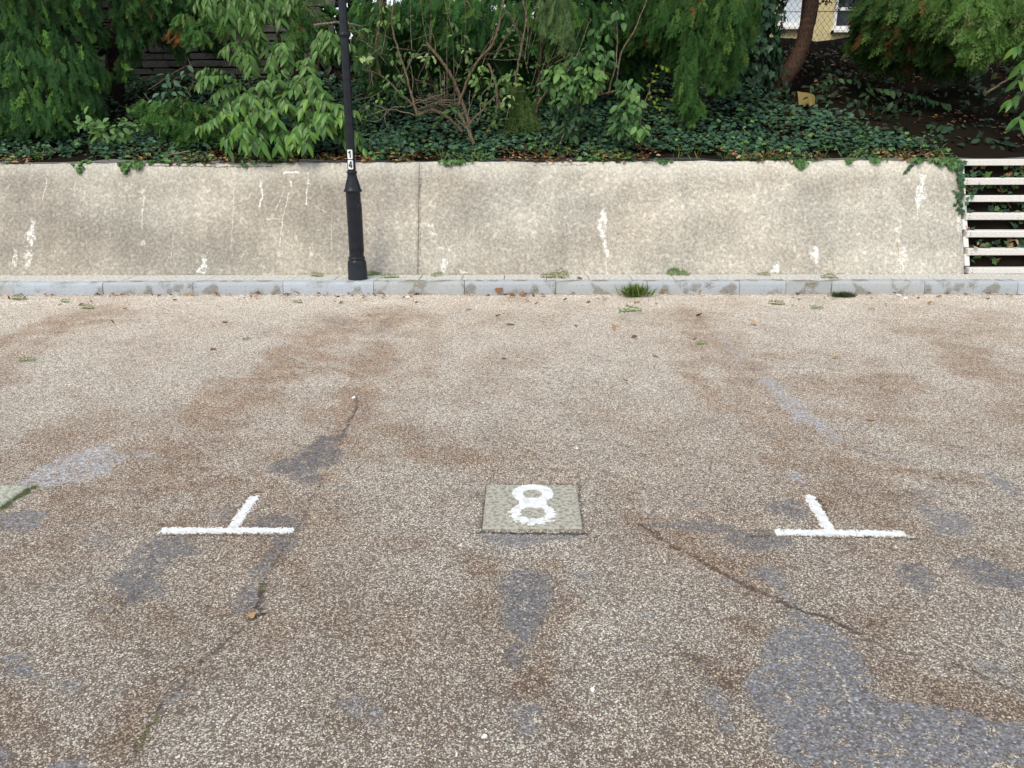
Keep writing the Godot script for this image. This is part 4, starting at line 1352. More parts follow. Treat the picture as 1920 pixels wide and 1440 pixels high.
	for c in [[Vector3(-4.155, 1.812, -9.3), 0.13], [Vector3(-3.865, 1.836, -9.2), 0.17], [Vector3(-3.635, 1.75, -9.2), 0.16], [Vector3(-3.97, 1.637, -9.1), 0.15], [Vector3(-3.717, 1.579, -9.05), 0.15], [Vector3(-4.188, 1.696, -9.2), 0.11], [Vector3(-3.527, 1.578, -9.1), 0.14], [Vector3(-4.365, 1.841, -9.3), 0.07], [Vector3(-3.798, 1.483, -9), 0.09]]:
		cl.append([c[0], c[1], c[1] * 0.6, 45 + c[1] * 319])
	foliage_of_sprays(t, cl, Vector3(-4.193, 1.676, -10), Vector2(0.10, 0.19), Color(0.056, 0.135, 0.032), 0.42, Color(0.13, 0.22, 0.06), 0.02)
	limbs_to(t, [on_bank(Vector3(-3.978, 1.48, -9.5), -0.03)], cl, 0.012, brown)

	t = thing("bright_cypress_branch", "short light green cypress branch with a rust brown dead part above the dark hollow", "cypress branch", Vector3.ZERO, "cypress trees along the bank")
	cl = []
	for c in [[Vector3(-3.758, 2.605, -9.6), 0.11], [Vector3(-3.922, 2.746, -9.7), 0.12], [Vector3(-3.47, 2.659, -9.7), 0.09], [Vector3(-3.61, 2.841, -9.8), 0.15], [Vector3(-3.302, 2.852, -9.9), 0.2], [Vector3(-3.239, 2.565, -9.9), 0.12], [Vector3(-2.859, 2.524, -10.1), 0.2], [Vector3(-2.624, 2.688, -10), 0.2], [Vector3(-2.478, 2.917, -10), 0.24], [Vector3(-2.885, 2.933, -10.1), 0.2], [Vector3(-2.41, 2.492, -10.1), 0.14]]:
		cl.append([c[0], c[1], c[1] * 0.8, 39 + c[1] * 268])
	foliage_of_sprays(t, cl, Vector3(-3.539, 2.921, -10.9), Vector2(0.10, 0.19), Color(0.056, 0.140, 0.036), 0.5, Color(0.13, 0.22, 0.06), 0.03)
	var bl := [[Vector3(-4.114, 2.657, -9.9), 0.11, 0.08, 40], [Vector3(-3.969, 2.696, -9.9), 0.09, 0.07, 26]]
	foliage_of_sprays(t, bl, Vector3(-3.539, 2.921, -10.9), Vector2(0.09, 0.15), Color(0.17, 0.085, 0.03), 0.5, Color(0.22, 0.12, 0.05))
	limbs_to(t, [Vector3(-2.833, 2.94, -10.6)], cl, 0.014, brown)
	trunk(t, [on_bank(Vector3(-2.955, 1.877, -10.7), -0.1), Vector3(-2.833, 2.94, -10.6), Vector3(-2.633, 4.822, -10.6)], 0.08, 0.05, grey)

	# 2 the cypress over the bare stems
	t = thing("cypress_tree", "cypress drooping over the tangle of bare stems beside the lamp post", "cypress tree", Vector3.ZERO, "cypress trees along the bank")
	var mb := on_bank(Vector3(0.397, 1.876, -11.2), -0.1)
	trunk(t, [mb, Vector3(0.36, 2.545, -11.2), Vector3(0.311, 3.189, -11.2), Vector3(0.28, 6.069, -11.2)], 0.11, 0.06, red)
	var mc := on_bank(Vector3(-1.356, 1.887, -11.3), -0.1)
	trunk(t, [mc, Vector3(-1.32, 2.827, -11.3), Vector3(-1.259, 6.126, -11.3)], 0.12, 0.06, grey)
	cl = []
	for c in [[Vector3(-1.796, 2.844, -9.7), 0.2], [Vector3(-1.737, 2.498, -9.6), 0.16], [Vector3(-1.837, 2.358, -9.6), 0.12], [Vector3(-1.508, 2.828, -9.8), 0.18], [Vector3(-1.335, 2.868, -9.9), 0.2], [Vector3(-1.155, 2.696, -9.9), 0.16], [Vector3(-1.024, 2.894, -9.9), 0.24], [Vector3(-0.878, 2.58, -9.9), 0.14], [Vector3(-0.684, 2.836, -9.9), 0.22], [Vector3(-0.532, 2.664, -9.9), 0.18], [Vector3(-0.373, 2.862, -9.9), 0.24], [Vector3(-0.159, 2.788, -10), 0.22], [Vector3(-0.002, 2.585, -10), 0.14], [Vector3(0.154, 2.9, -10), 0.26], [Vector3(0.371, 2.716, -9.9), 0.26], [Vector3(0.554, 2.856, -9.9), 0.28], [Vector3(0.654, 2.542, -9.9), 0.16], [Vector3(0.47, 2.37, -9.9), 0.16], [Vector3(0.781, 2.782, -10), 0.22], [Vector3(1.029, 2.838, -10), 0.2], [Vector3(-0.728, 2.619, -10), 0.12], [Vector3(-1.425, 2.594, -10), 0.1], [Vector3(0.283, 2.496, -10), 0.16], [Vector3(-1.631, 2.257, -9.8), 0.08], [Vector3(-1.92, 2.247, -10.5), 0.22], [Vector3(-1.512, 2.307, -10.5), 0.24], [Vector3(-1.049, 2.374, -10.6), 0.24], [Vector3(-0.577, 2.278, -10.6), 0.24], [Vector3(-0.171, 2.181, -10.6), 0.22], [Vector3(0.235, 2.078, -10.5), 0.22], [Vector3(0.711, 2.176, -10.6), 0.26], [Vector3(1.182, 2.237, -10.6), 0.26], [Vector3(1.43, 2.415, -10.5), 0.26], [Vector3(1.538, 2.588, -10.4), 0.2], [Vector3(-1.981, 2.778, -10.3), 0.26], [Vector3(-1.681, 2.607, -10.4), 0.24], [Vector3(-1.289, 2.513, -10.4), 0.2], [Vector3(-0.882, 2.902, -10.4), 0.26], [Vector3(-0.562, 2.54, -10.4), 0.22], [Vector3(-0.232, 2.477, -10.4), 0.22], [Vector3(0.098, 2.414, -10.4), 0.24], [Vector3(0.43, 2.289, -10.4), 0.22], [Vector3(0.758, 2.41, -10.4), 0.26], [Vector3(1.083, 2.53, -10.4), 0.24], [Vector3(0.927, 2.689, -10.2), 0.2]]:
		cl.append([c[0], c[1], c[1] * 0.9, 35 + c[1] * 386])
	foliage_of_sprays(t, cl, Vector3(0, 0, -11.2), Vector2(0.12, 0.24), Color(0.038, 0.100, 0.032), 0.6, tip, 0.012)
	limbs_to(t, [Vector3(0.311, 3.189, -11.2), Vector3(-1.32, 2.827, -11.3), Vector3(0.303, 3.929, -11.2), Vector3(-1.35, 3.841, -11.3)], cl, 0.015, red, 2)
	var hang := [[Vector3(-0.091, 1.878, -9.3), 0.09, 0.18, 60], [Vector3(-0.001, 1.706, -9.2), 0.09, 0.16, 60], [Vector3(-0.12, 1.621, -9.2), 0.07, 0.1, 30]]
	foliage_of_sprays(t, hang, Vector3(0.2, 0, -9.6), Vector2(0.2, 0.34), Color(0.070, 0.115, 0.034), 0.88, tip)
	up = []
	for k in 26:
		up.append([Vector3(rng.randf_range(-2.6, 1.7), rng.randf_range(3.9, 7.2), rng.randf_range(-11.4, -9.7)), 0.5, 0.45, 60])
	foliage_of_sprays(t, up, Vector3(0, 0, -11), Vector2(0.35, 0.65), cyp2, 0.6, tip)

	# 3 the weeping cypress right of the middle
	t = thing("cypress_tree", "dark weeping cypress with long hanging fronds beside the ivy clad trunk", "cypress tree", Vector3.ZERO, "cypress trees along the bank")
	trunk(t, [on_bank(Vector3(2.017, 1.937, -11.2), -0.1), Vector3(1.939, 2.592, -11.1), Vector3(1.905, 3.164, -11.1), Vector3(1.735, 6.012, -11.1)], 0.12, 0.06, grey)
	trunk(t, [on_bank(Vector3(2.661, 1.93, -11.1), -0.1), Vector3(2.57, 2.77, -11), Vector3(2.534, 3.39, -11), Vector3(2.328, 5.966, -11)], 0.09, 0.06, red)
	cl = []
	for c in [[Vector3(1.37, 2.893, -9.8), 0.2], [Vector3(1.543, 2.768, -9.7), 0.16], [Vector3(1.731, 2.836, -9.6), 0.24], [Vector3(1.999, 2.834, -9.6), 0.26], [Vector3(2.267, 2.832, -9.6), 0.26], [Vector3(2.529, 2.83, -9.8), 0.2], [Vector3(1.877, 2.577, -9.5), 0.2], [Vector3(2.144, 2.575, -9.5), 0.22], [Vector3(2.427, 2.651, -9.7), 0.16], [Vector3(1.892, 2.356, -9.5), 0.18], [Vector3(2.134, 2.327, -9.5), 0.17], [Vector3(2.379, 2.418, -9.6), 0.15], [Vector3(1.796, 2.154, -9.4), 0.15], [Vector3(2.179, 2.131, -9.5), 0.12], [Vector3(1.789, 1.953, -9.3), 0.12], [Vector3(1.847, 1.854, -9.2), 0.1], [Vector3(1.473, 2.663, -10), 0.14], [Vector3(1.275, 2.893, -10), 0.18], [Vector3(1.73, 2.469, -9.8), 0.12], [Vector3(2.347, 2.221, -9.6), 0.1], [Vector3(1.239, 2.71, -9.9), 0.12], [Vector3(1.329, 2.766, -9.9), 0.12]]:
		cl.append([c[0], c[1] * 0.8, c[1] * 1.2, 29 + c[1] * 422])
	foliage_of_sprays(t, cl, Vector3(2.4, 0, -10.9), Vector2(0.13, 0.27), Color(0.038, 0.092, 0.024), 0.82, Color(0.085, 0.15, 0.035), 0.01)
	limbs_to(t, [Vector3(1.939, 2.592, -11.1), Vector3(1.883, 3.534, -11.1), Vector3(2.57, 2.77, -11), Vector3(2.534, 3.39, -11)], cl, 0.014, grey, 2)
	up = []
	for k in 24:
		up.append([Vector3(rng.randf_range(1.4, 3.5), rng.randf_range(3.9, 7.2), rng.randf_range(-11.4, -9.7)), 0.5, 0.5, 60])
	foliage_of_sprays(t, up, Vector3(2.4, 0, -11), Vector2(0.35, 0.65), cyp2, 0.7, tip)

	# 4 the cypress at the right
	t = thing("cypress_tree", "spreading cypress over the dark bare slope at the right end of the bank", "cypress tree", Vector3.ZERO, "cypress trees along the bank")
	trunk(t, [on_bank(Vector3(6.069, 2.429, -11.8), -0.1), Vector3(5.93, 3.24, -11.8), Vector3(5.445, 6.255, -11.8)], 0.16, 0.08, grey)
	cl = []
	for c in [[Vector3(4.284, 2.793, -10.5), 0.24], [Vector3(4.514, 2.69, -10.4), 0.26], [Vector3(4.657, 2.812, -10.2), 0.28], [Vector3(4.884, 2.654, -10.1), 0.24], [Vector3(4.343, 2.986, -10.4), 0.26], [Vector3(4.517, 2.517, -10.8), 0.16], [Vector3(4.814, 2.475, -10.7), 0.2], [Vector3(5.171, 2.433, -10.6), 0.2], [Vector3(5.44, 2.484, -10.5), 0.2], [Vector3(4.296, 3.015, -10.6), 0.16], [Vector3(4.374, 2.581, -10.8), 0.1], [Vector3(4.27, 2.952, -10.8), 0.13], [Vector3(4.279, 2.685, -10.9), 0.1]]:
		cl.append([c[0], c[1], c[1] * 0.85, 45 + c[1] * 386])
	foliage_of_sprays(t, cl, Vector3(5, 0, -11.6), Vector2(0.2, 0.36), Color(0.036, 0.075, 0.02), 0.55, Color(0.08, 0.13, 0.035), 0.06)
	var cb := []
	for c in [[Vector3(4.775, 2.87, -9.6), 0.2], [Vector3(4.92, 2.762, -9.4), 0.22], [Vector3(5.141, 2.813, -9.4), 0.24], [Vector3(5.011, 2.589, -9.3), 0.16], [Vector3(4.944, 2.483, -9.3), 0.1], [Vector3(5.387, 2.732, -9.4), 0.24], [Vector3(4.903, 2.667, -9.5), 0.14], [Vector3(4.632, 2.91, -9.8), 0.2], [Vector3(5.358, 2.583, -9.5), 0.14], [Vector3(5.71, 2.581, -9.5), 0.3]]:
		cb.append([c[0], c[1], c[1] * 0.9, 45 + c[1] * 386])
	foliage_of_sprays(t, cb, Vector3(5, 0, -11.6), Vector2(0.2, 0.36), Color(0.075, 0.15, 0.035), 0.66, Color(0.13, 0.2, 0.065), 0.01)
	limbs_to(t, [Vector3(5.93, 3.24, -11.8), Vector3(5.779, 4.203, -11.8)], cl + cb, 0.018, brown, 2)
	up = []
	for k in 40:
		up.append([Vector3(rng.randf_range(4.4, 10.5), rng.randf_range(3.7, 7.2), rng.randf_range(-12.0, -9.6)), 0.6, 0.5, 60])
	foliage_of_sprays(t, up, Vector3(5, 0, -11.5), Vector2(0.4, 0.7), cyp2, 0.6, tip)

	# leaning trunk and ivy clad trunk
	t = thing("leaning_tree", "bare brown tree trunk leaning up to the right from the bank", "tree")
	var foot := on_bank(Vector3(3.256, 2.069, -11), -0.08)
	trunk(t, [foot, Vector3(3.384, 2.186, -11), Vector3(3.516, 2.381, -11), Vector3(3.589, 2.605, -11), Vector3(3.632, 2.889, -11), Vector3(3.652, 3.137, -11), Vector3(3.622, 3.861, -11), Vector3(3.473, 5.953, -11)], 0.115, 0.08, red, 14)
	up = []
	for k in 16:
		up.append([Vector3(rng.randf_range(2.8, 5.4), rng.randf_range(4.8, 7.5), rng.randf_range(-12.0, -10.0)), 0.6, 0.5, 60])
	foliage_of_sprays(t, up, Vector3(4, 0, -11.5), Vector2(0.4, 0.7), cyp2, 0.6, tip)
	t = thing("ivy_clad_tree", "tree trunk wrapped in dark green ivy between the weeping cypress and the leaning trunk", "tree")
	var it := [on_bank(Vector3(2.99, 1.921, -10.9), -0.1), Vector3(2.951, 2.504, -10.9), Vector3(2.907, 3.128, -10.9), Vector3(2.711, 5.402, -10.9)]
	trunk(t, it, 0.17, 0.13, grey)
	var iv := []
	for k in 2300:
		var s := pow(rng.randf(), 0.8)
		var yy := lerpf((it[0] as Vector3).y + 0.1, 4.6, s)
		var c := (it[0] as Vector3).lerp(it[2], clampf((yy - (it[0] as Vector3).y) / ((it[2] as Vector3).y - (it[0] as Vector3).y), 0, 2))
		var a := rng.randf() * TAU
		var r := 0.22 + 0.10 * noise_a.get_noise_2d(yy * 90.0, a * 40.0) + rng.randf_range(0, 0.16)
		var out := Vector3(sin(a), 0, cos(a))
		iv.append(Transform3D(along((Vector3.DOWN + rv() * 0.5), out + Vector3.UP * 0.4 + rv() * 0.4, rng.randf_range(0.06, 0.11)), Vector3(c.x, yy, c.z) + out * r))
	scatter("ivy", leaf_mesh["ivy"], M["ivy"], iv, tints(iv.size(), Color(0.030, 0.070, 0.034), 0.3), t)

	# dark evergreen behind it all
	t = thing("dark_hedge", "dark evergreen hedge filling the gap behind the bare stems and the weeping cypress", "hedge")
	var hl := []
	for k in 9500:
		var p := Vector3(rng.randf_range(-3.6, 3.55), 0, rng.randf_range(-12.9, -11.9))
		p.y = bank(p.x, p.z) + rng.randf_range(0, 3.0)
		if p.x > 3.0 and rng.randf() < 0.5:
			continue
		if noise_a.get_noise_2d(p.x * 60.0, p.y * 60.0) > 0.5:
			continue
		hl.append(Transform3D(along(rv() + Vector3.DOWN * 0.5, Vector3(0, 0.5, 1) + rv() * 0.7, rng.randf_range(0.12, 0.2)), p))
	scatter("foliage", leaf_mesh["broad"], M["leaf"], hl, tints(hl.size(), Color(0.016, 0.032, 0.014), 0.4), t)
	for k in 12:
		var x := -3.5 + 0.58 * k
		trunk(t, [Vector3(x, bank(x, -12.4) - 0.05, -12.4), Vector3(x + 0.1, 4.4, -12.4), Vector3(x + 0.05, 6.0, -12.4)], 0.05, 0.03, grey, 7, "stem")

	build_shrubs(brown, tan, grey, red, dry)

func build_shrubs(brown: Material, tan: Material, grey: Material, red: Material, dry: Material) -> void:
	# cherry laurel
	var t := thing("laurel_shrub", "glossy large leaved laurel shrub behind the lamp post, its shoots arching down to the wall", "laurel shrub")
	var root := on_bank(Vector3(-2.796, 1.364, -9.1), -0.05)
	trunk(t, [root, Vector3(-2.799, 1.834, -9.3), Vector3(-2.744, 2.346, -9.4), Vector3(-2.803, 2.851, -9.5), Vector3(-2.759, 3.59, -9.5), Vector3(-2.727, 4.485, -9.5)], 0.03, 0.014, brown, 8, "stem")
	trunk(t, [root, Vector3(-2.919, 1.662, -9.2), Vector3(-3.091, 2.062, -9.3), Vector3(-3.154, 2.623, -9.4), Vector3(-3.158, 3.367, -9.4)], 0.02, 0.01, brown, 7, "stem")
	trunk(t, [root, Vector3(-2.551, 1.717, -9.2), Vector3(-2.363, 2.114, -9.3), Vector3(-2.243, 2.498, -9.3)], 0.02, 0.01, brown, 7, "stem")
	var joints := [Vector3(-2.879, 1.604, -9.15), Vector3(-2.799, 1.834, -9.3), Vector3(-3.026, 1.947, -9.25), Vector3(-2.551, 1.717, -9.2), Vector3(-2.744, 2.346, -9.4), Vector3(-2.396, 2.086, -9.3), Vector3(-3.142, 2.459, -9.4), Vector3(-2.803, 2.851, -9.5), Vector3(-3.141, 3.263, -9.4), Vector3(-2.245, 2.471, -9.3), Vector3(-2.77, 3.487, -9.5)]
	var ends := [
		[Vector3(-3.373, 2.128, -8.75), 2], [Vector3(-3.305, 1.948, -8.75), 2], [Vector3(-3.364, 1.646, -8.6), 0], [Vector3(-3.183, 1.484, -8.55), 0], [Vector3(-2.971, 1.452, -8.5), 0], [Vector3(-2.778, 1.414, -8.5), 0], [Vector3(-2.461, 1.482, -8.5), 0], [Vector3(-2.295, 1.449, -8.5), 3], [Vector3(-2.097, 1.608, -8.5), 3], [Vector3(-1.924, 1.692, -8.55), 3],
		[Vector3(-1.981, 1.837, -8.65), 3], [Vector3(-2.091, 1.862, -8.6), 3], [Vector3(-2.321, 1.785, -8.6), 3], [Vector3(-2.5, 1.84, -8.65), 1], [Vector3(-2.598, 1.679, -8.55), 0], [Vector3(-2.805, 1.734, -8.6), 2], [Vector3(-3.011, 1.816, -8.65), 2], [Vector3(-3.162, 1.737, -8.65), 2], [Vector3(-2.336, 2.223, -8.9), 5], [Vector3(-2.454, 2.034, -8.85), 5],
		[Vector3(-2.75, 2.255, -8.95), 4], [Vector3(-2.541, 2.333, -8.95), 4], [Vector3(-2.798, 2.036, -8.85), 1], [Vector3(-2.957, 2.203, -8.95), 6], [Vector3(-2.071, 2.488, -8.95), 9], [Vector3(-1.964, 2.383, -8.95), 9], [Vector3(-2.234, 2.389, -9), 9], [Vector3(-3.101, 2.367, -9), 6], [Vector3(-2.876, 2.508, -9.1), 6], [Vector3(-3.5, 2.849, -9), 8],
		[Vector3(-3.341, 2.761, -9), 8], [Vector3(-3.126, 2.738, -8.95), 8], [Vector3(-2.982, 2.655, -9), 8], [Vector3(-2.777, 2.745, -9.1), 7], [Vector3(-2.635, 2.718, -9.1), 7], [Vector3(-2.509, 2.836, -9.1), 10], [Vector3(-2.878, 2.875, -9.1), 10], [Vector3(-1.888, 1.462, -8.7), 3], [Vector3(-2.634, 2.085, -8.8), 1], [Vector3(-2.232, 1.975, -8.75), 5],
	]
	var greens := []
	for c in [[0.062, 0.165, 0.018], [0.045, 0.125, 0.018], [0.085, 0.200, 0.020], [0.034, 0.095, 0.018], [0.125, 0.235, 0.022], [0.052, 0.140, 0.022]]:
		var m := mat("laurel_%d" % greens.size(), lin(c[0], c[1], c[2]), 0.40)
		m.metallic_specular = 0.4
		m.backlight_enabled = true
		m.backlight = Color(0.14, 0.14, 0.14).linear_to_srgb()
		greens.append(m)
	var leaves := []
	for e in ends:
		var from: Vector3 = joints[e[1]]
		var to: Vector3 = e[0]
		var mid := from.lerp(to, 0.5) + Vector3(0, 0.10, 0.03)
		var pts := bent([from, mid, to], 4, 0.008)
		var st := begin()
		tube(st, pts, 0.008, 0.003, 5)
		obj("shoot", done(st), brown if rng.randf() < 0.4 else M["green_stem"], t)
		leaves.append_array(shoot_leaves(pts, 0.3, 0.026, Vector2(0.105, 0.165), 0.75))
		for extra in 3:                               # side shoots
			var a: Vector3 = pts[pts.size() / 2 + extra - 1]
			var b: Vector3 = to + rv() * Vector3(0.17, 0.12, 0.12) + Vector3(0, 0.03, -0.06)
			leaves.append_array(shoot_leaves([a, a.lerp(b, 0.5) + Vector3(0, 0.04, 0), b], 0.4, 0.03, Vector2(0.09, 0.155), 0.75))
	leaves.sort_custom(func(a: Transform3D, b: Transform3D) -> bool: return a.origin.z > b.origin.z)
	leaf_parts(t, leaf_mesh["laurel"], greens, leaves, 300)

	# laurel sprig at the far right
	t = thing("laurel_shrub", "few laurel shoots hanging in over the dark slope above the white slats", "laurel shrub")
	leaves = []
	for e in [[Vector3(5.13, 2.374, -8.9), Vector3(5.694, 2.536, -9.1)], [Vector3(5.177, 1.839, -8.9), Vector3(5.783, 2.113, -9.1)], [Vector3(5.247, 1.664, -8.8), Vector3(5.806, 2.006, -9.1)], [Vector3(5.218, 2.208, -8.9), Vector3(5.727, 2.379, -9.1)], [Vector3(5.25, 2.054, -8.95), Vector3(5.738, 2.326, -9.1)]]:
		var pts := bent([e[1], (e[0] as Vector3).lerp(e[1], 0.5) + Vector3(0, 0.04, 0), e[0]], 4, 0.006)
		var st := begin()
		tube(st, pts, 0.008, 0.003, 5)
		obj("shoot", done(st), brown, t)
		leaves.append_array(shoot_leaves(pts, 0.2, 0.05, Vector2(0.13, 0.19), 0.6))
	leaf_parts(t, leaf_mesh["laurel"], greens, leaves, 300)
	trunk(t, [on_bank(Vector3(6.063, 1.341, -9.1), -0.05), Vector3(5.852, 2.059, -9.1), Vector3(5.694, 2.536, -9.1), Vector3(5.557, 3.364, -9.2)], 0.025, 0.015, brown, 7, "stem")

	# the bare, many stemmed shrub
	t = thing("bare_stemmed_shrub", "leggy shrub with fanned bare tan stems, dead twigs and a few pale new leaves", "shrub")
	var stems := [
		[0.021, 0.019, 1, [Vector3(-0.565, 1.414, -8.95), Vector3(-0.644, 1.594, -9.05), Vector3(-0.754, 1.781, -9.15)]], [0.019, 0.017, 1, [Vector3(-0.696, 1.555, -9.1), Vector3(-0.852, 1.692, -9.15), Vector3(-1.022, 1.786, -9.1), Vector3(-1.182, 1.723, -8.95)]],
		[0.014, 0.008, 1, [Vector3(-1.182, 1.723, -8.95), Vector3(-1.248, 1.971, -9), Vector3(-1.319, 2.228, -9.05), Vector3(-1.377, 2.393, -9.1), Vector3(-1.441, 2.664, -9.15), Vector3(-1.391, 3.009, -9.2)]], [0.013, 0.009, 1, [Vector3(-1.212, 1.796, -9.2), Vector3(-1.42, 1.984, -9.25), Vector3(-1.602, 2.151, -9.25), Vector3(-1.778, 2.202, -9.1)]],
		[0.036, 0.030, 3, [Vector3(-0.868, 1.631, -10), Vector3(-1.075, 2.003, -10.1), Vector3(-1.191, 2.22, -10.15), Vector3(-1.33, 2.465, -10.2), Vector3(-1.534, 2.675, -10.2), Vector3(-1.656, 2.822, -10.2), Vector3(-1.805, 3.228, -10.2)]], [0.024, 0.018, 1, [Vector3(-0.637, 1.641, -9.3), Vector3(-0.747, 1.942, -9.4), Vector3(-0.838, 2.157, -9.4), Vector3(-0.93, 2.291, -9.4), Vector3(-1.114, 2.512, -9.5)]],
		[0.017, 0.009, 1, [Vector3(-0.745, 1.822, -9.2), Vector3(-0.65, 2.071, -9.2), Vector3(-0.529, 2.279, -9.2), Vector3(-0.368, 2.451, -9.2), Vector3(-0.291, 2.637, -9.2), Vector3(-0.237, 2.898, -9.2)]], [0.011, 0.008, 1, [Vector3(-0.635, 1.61, -9), Vector3(-0.47, 1.788, -9.05), Vector3(-0.294, 1.949, -9.1), Vector3(-0.101, 1.994, -9.15)]],
		[0.014, 0.009, 1, [Vector3(-0.107, 1.983, -9.15), Vector3(-0.089, 2.202, -9.15), Vector3(-0.054, 2.374, -9.15), Vector3(0.004, 2.703, -9.2), Vector3(-0.042, 2.949, -9.2)]], [0.021, 0.015, 1, [Vector3(-0.468, 1.502, -9.4), Vector3(-0.326, 1.758, -9.45), Vector3(-0.336, 2.059, -9.5), Vector3(-0.429, 2.293, -9.6)]],
		[0.007, 0.004, 4, [Vector3(-1.182, 1.723, -8.95), Vector3(-1.359, 1.772, -8.9), Vector3(-1.503, 1.789, -8.9), Vector3(-1.635, 1.848, -8.85)]], [0.005, 0.002, 4, [Vector3(-1.52, 1.789, -8.9), Vector3(-1.641, 1.75, -8.85), Vector3(-1.687, 1.787, -8.8), Vector3(-1.805, 1.734, -8.8)]], [0.005, 0.002, 4, [Vector3(-1.509, 1.783, -8.9), Vector3(-1.523, 1.695, -8.85), Vector3(-1.458, 1.558, -8.8)]],
		[0.007, 0.003, 4, [Vector3(-1.296, 1.813, -9), Vector3(-1.077, 1.894, -9), Vector3(-0.9, 1.948, -9)]], [0.006, 0.003, 4, [Vector3(-1.198, 1.779, -9), Vector3(-0.956, 1.859, -8.95), Vector3(-0.822, 1.891, -8.95)]], [0.006, 0.003, 4, [Vector3(-1.299, 1.804, -8.9), Vector3(-1.415, 1.816, -8.9), Vector3(-1.493, 1.762, -8.9), Vector3(-1.617, 1.668, -8.85), Vector3(-1.847, 1.707, -8.8)]],
		[0.005, 0.004, 4, [Vector3(-0.944, 1.91, -9.3), Vector3(-0.95, 2.107, -9.3), Vector3(-0.952, 2.201, -9.3)]], [0.005, 0.004, 4, [Vector3(-0.903, 1.882, -9.3), Vector3(-0.906, 2.162, -9.3), Vector3(-0.911, 2.19, -9.3)]], [0.006, 0.004, 1, [Vector3(-0.885, 1.882, -9.3), Vector3(-0.873, 2.272, -9.3), Vector3(-0.848, 2.721, -9.3), Vector3(-0.81, 3.021, -9.3)]], [0.006, 0.004, 1, [Vector3(-0.795, 1.853, -9.3), Vector3(-0.794, 2.106, -9.3), Vector3(-0.796, 2.49, -9.3)]],
		[0.006, 0.003, 4, [Vector3(-1.406, 2.042, -9.1), Vector3(-1.28, 2.232, -9.1), Vector3(-1.217, 2.328, -9.1), Vector3(-1.071, 2.376, -9.1)]], [0.006, 0.003, 4, [Vector3(-1.264, 1.932, -9.1), Vector3(-1.228, 2.096, -9.1), Vector3(-1.26, 2.286, -9.1), Vector3(-1.246, 2.339, -9.1)]], [0.005, 0.003, 4, [Vector3(-1.67, 2.044, -9.1), Vector3(-1.696, 2.288, -9.1), Vector3(-1.651, 2.368, -9.1), Vector3(-1.56, 2.432, -9.1)]],
		[0.005, 0.003, 4, [Vector3(-0.537, 1.648, -8.95), Vector3(-0.495, 1.731, -8.95), Vector3(-0.474, 1.922, -8.95), Vector3(-0.386, 2.029, -8.95), Vector3(-0.338, 2.189, -8.95)]], [0.005, 0.003, 4, [Vector3(-0.751, 1.758, -8.9), Vector3(-0.748, 1.676, -8.9), Vector3(-0.636, 1.593, -8.85), Vector3(-0.579, 1.538, -8.85)]], [0.005, 0.003, 4, [Vector3(-0.632, 1.648, -8.9), Vector3(-0.606, 1.812, -8.9), Vector3(-0.597, 1.974, -8.9)]],
		[0.005, 0.003, 4, [Vector3(-0.392, 2.064, -9.1), Vector3(-0.205, 2.036, -9.1), Vector3(-0.147, 1.981, -9.1), Vector3(-0.001, 1.97, -9.1)]], [0.004, 0.003, 4, [Vector3(-0.217, 1.648, -9), Vector3(-0.175, 1.813, -9)]], [0.004, 0.003, 4, [Vector3(-0.524, 2.167, -9.4), Vector3(-0.237, 2.794, -9.4), Vector3(-0.09, 2.632, -9.4), Vector3(-0.002, 2.523, -9.4)]], [0.006, 0.004, 1, [Vector3(-0.646, 2.93, -9.4), Vector3(-0.561, 2.78, -9.4), Vector3(-0.473, 2.726, -9.4)]],
		[0.004, 0.003, 4, [Vector3(-1.854, 2.634, -9.1), Vector3(-1.758, 2.502, -9.1), Vector3(-1.62, 2.395, -9.1), Vector3(-1.512, 2.26, -9.1)]], [0.004, 0.002, 4, [Vector3(-1.96, 2.597, -9), Vector3(-1.791, 2.57, -9), Vector3(-1.683, 2.475, -9)]], [0.005, 0.003, 4, [Vector3(-1.581, 2.377, -9.2), Vector3(-1.528, 2.591, -9.2), Vector3(-1.574, 2.803, -9.2), Vector3(-1.489, 2.984, -9.2)]],
		[0.007, 0.003, 4, [Vector3(-1.273, 1.818, -9), Vector3(-1.164, 1.889, -9), Vector3(-1.076, 1.838, -8.98), Vector3(-0.987, 1.815, -8.95)]], [0.004, 0.002, 4, [Vector3(-0.38, 1.426, -8.9), Vector3(-0.29, 1.47, -8.85), Vector3(-0.173, 1.558, -8.8)]], [0.015, 0.012, 1, [Vector3(-1.658, 2.168, -9.5), Vector3(-1.69, 2.46, -9.5), Vector3(-1.632, 2.735, -9.5), Vector3(-1.596, 3.058, -9.5)]],
	]
	var wood := [null, tan, null, brown, dry]
	for s in stems:
		var st := begin()
		var pts := bent(s[3], 4, 0.006)
		tube(st, pts, s[0], s[1], 7 if s[0] > 0.01 else 4, 0.08)
		obj("stem" if s[0] > 0.01 else "twig", done(st), wood[s[2]], t)
	for k in 60:                                     # a tangle of dead twigs, like an old nest
		var p := Vector3(-1.002, 1.87, -8.95) + rv() * Vector3(0.20, 0.06, 0.10)
		var d := (Vector3(1, -0.1, 0) + rv() * 0.7).normalized() * rng.randf_range(0.07, 0.2)
		var st := begin()
		tube(st, bent([p, p + d * 0.5 + rv() * 0.02, p + d], 2, 0.004), 0.0028, 0.0015, 3)
		obj("twig", done(st), dry, t)
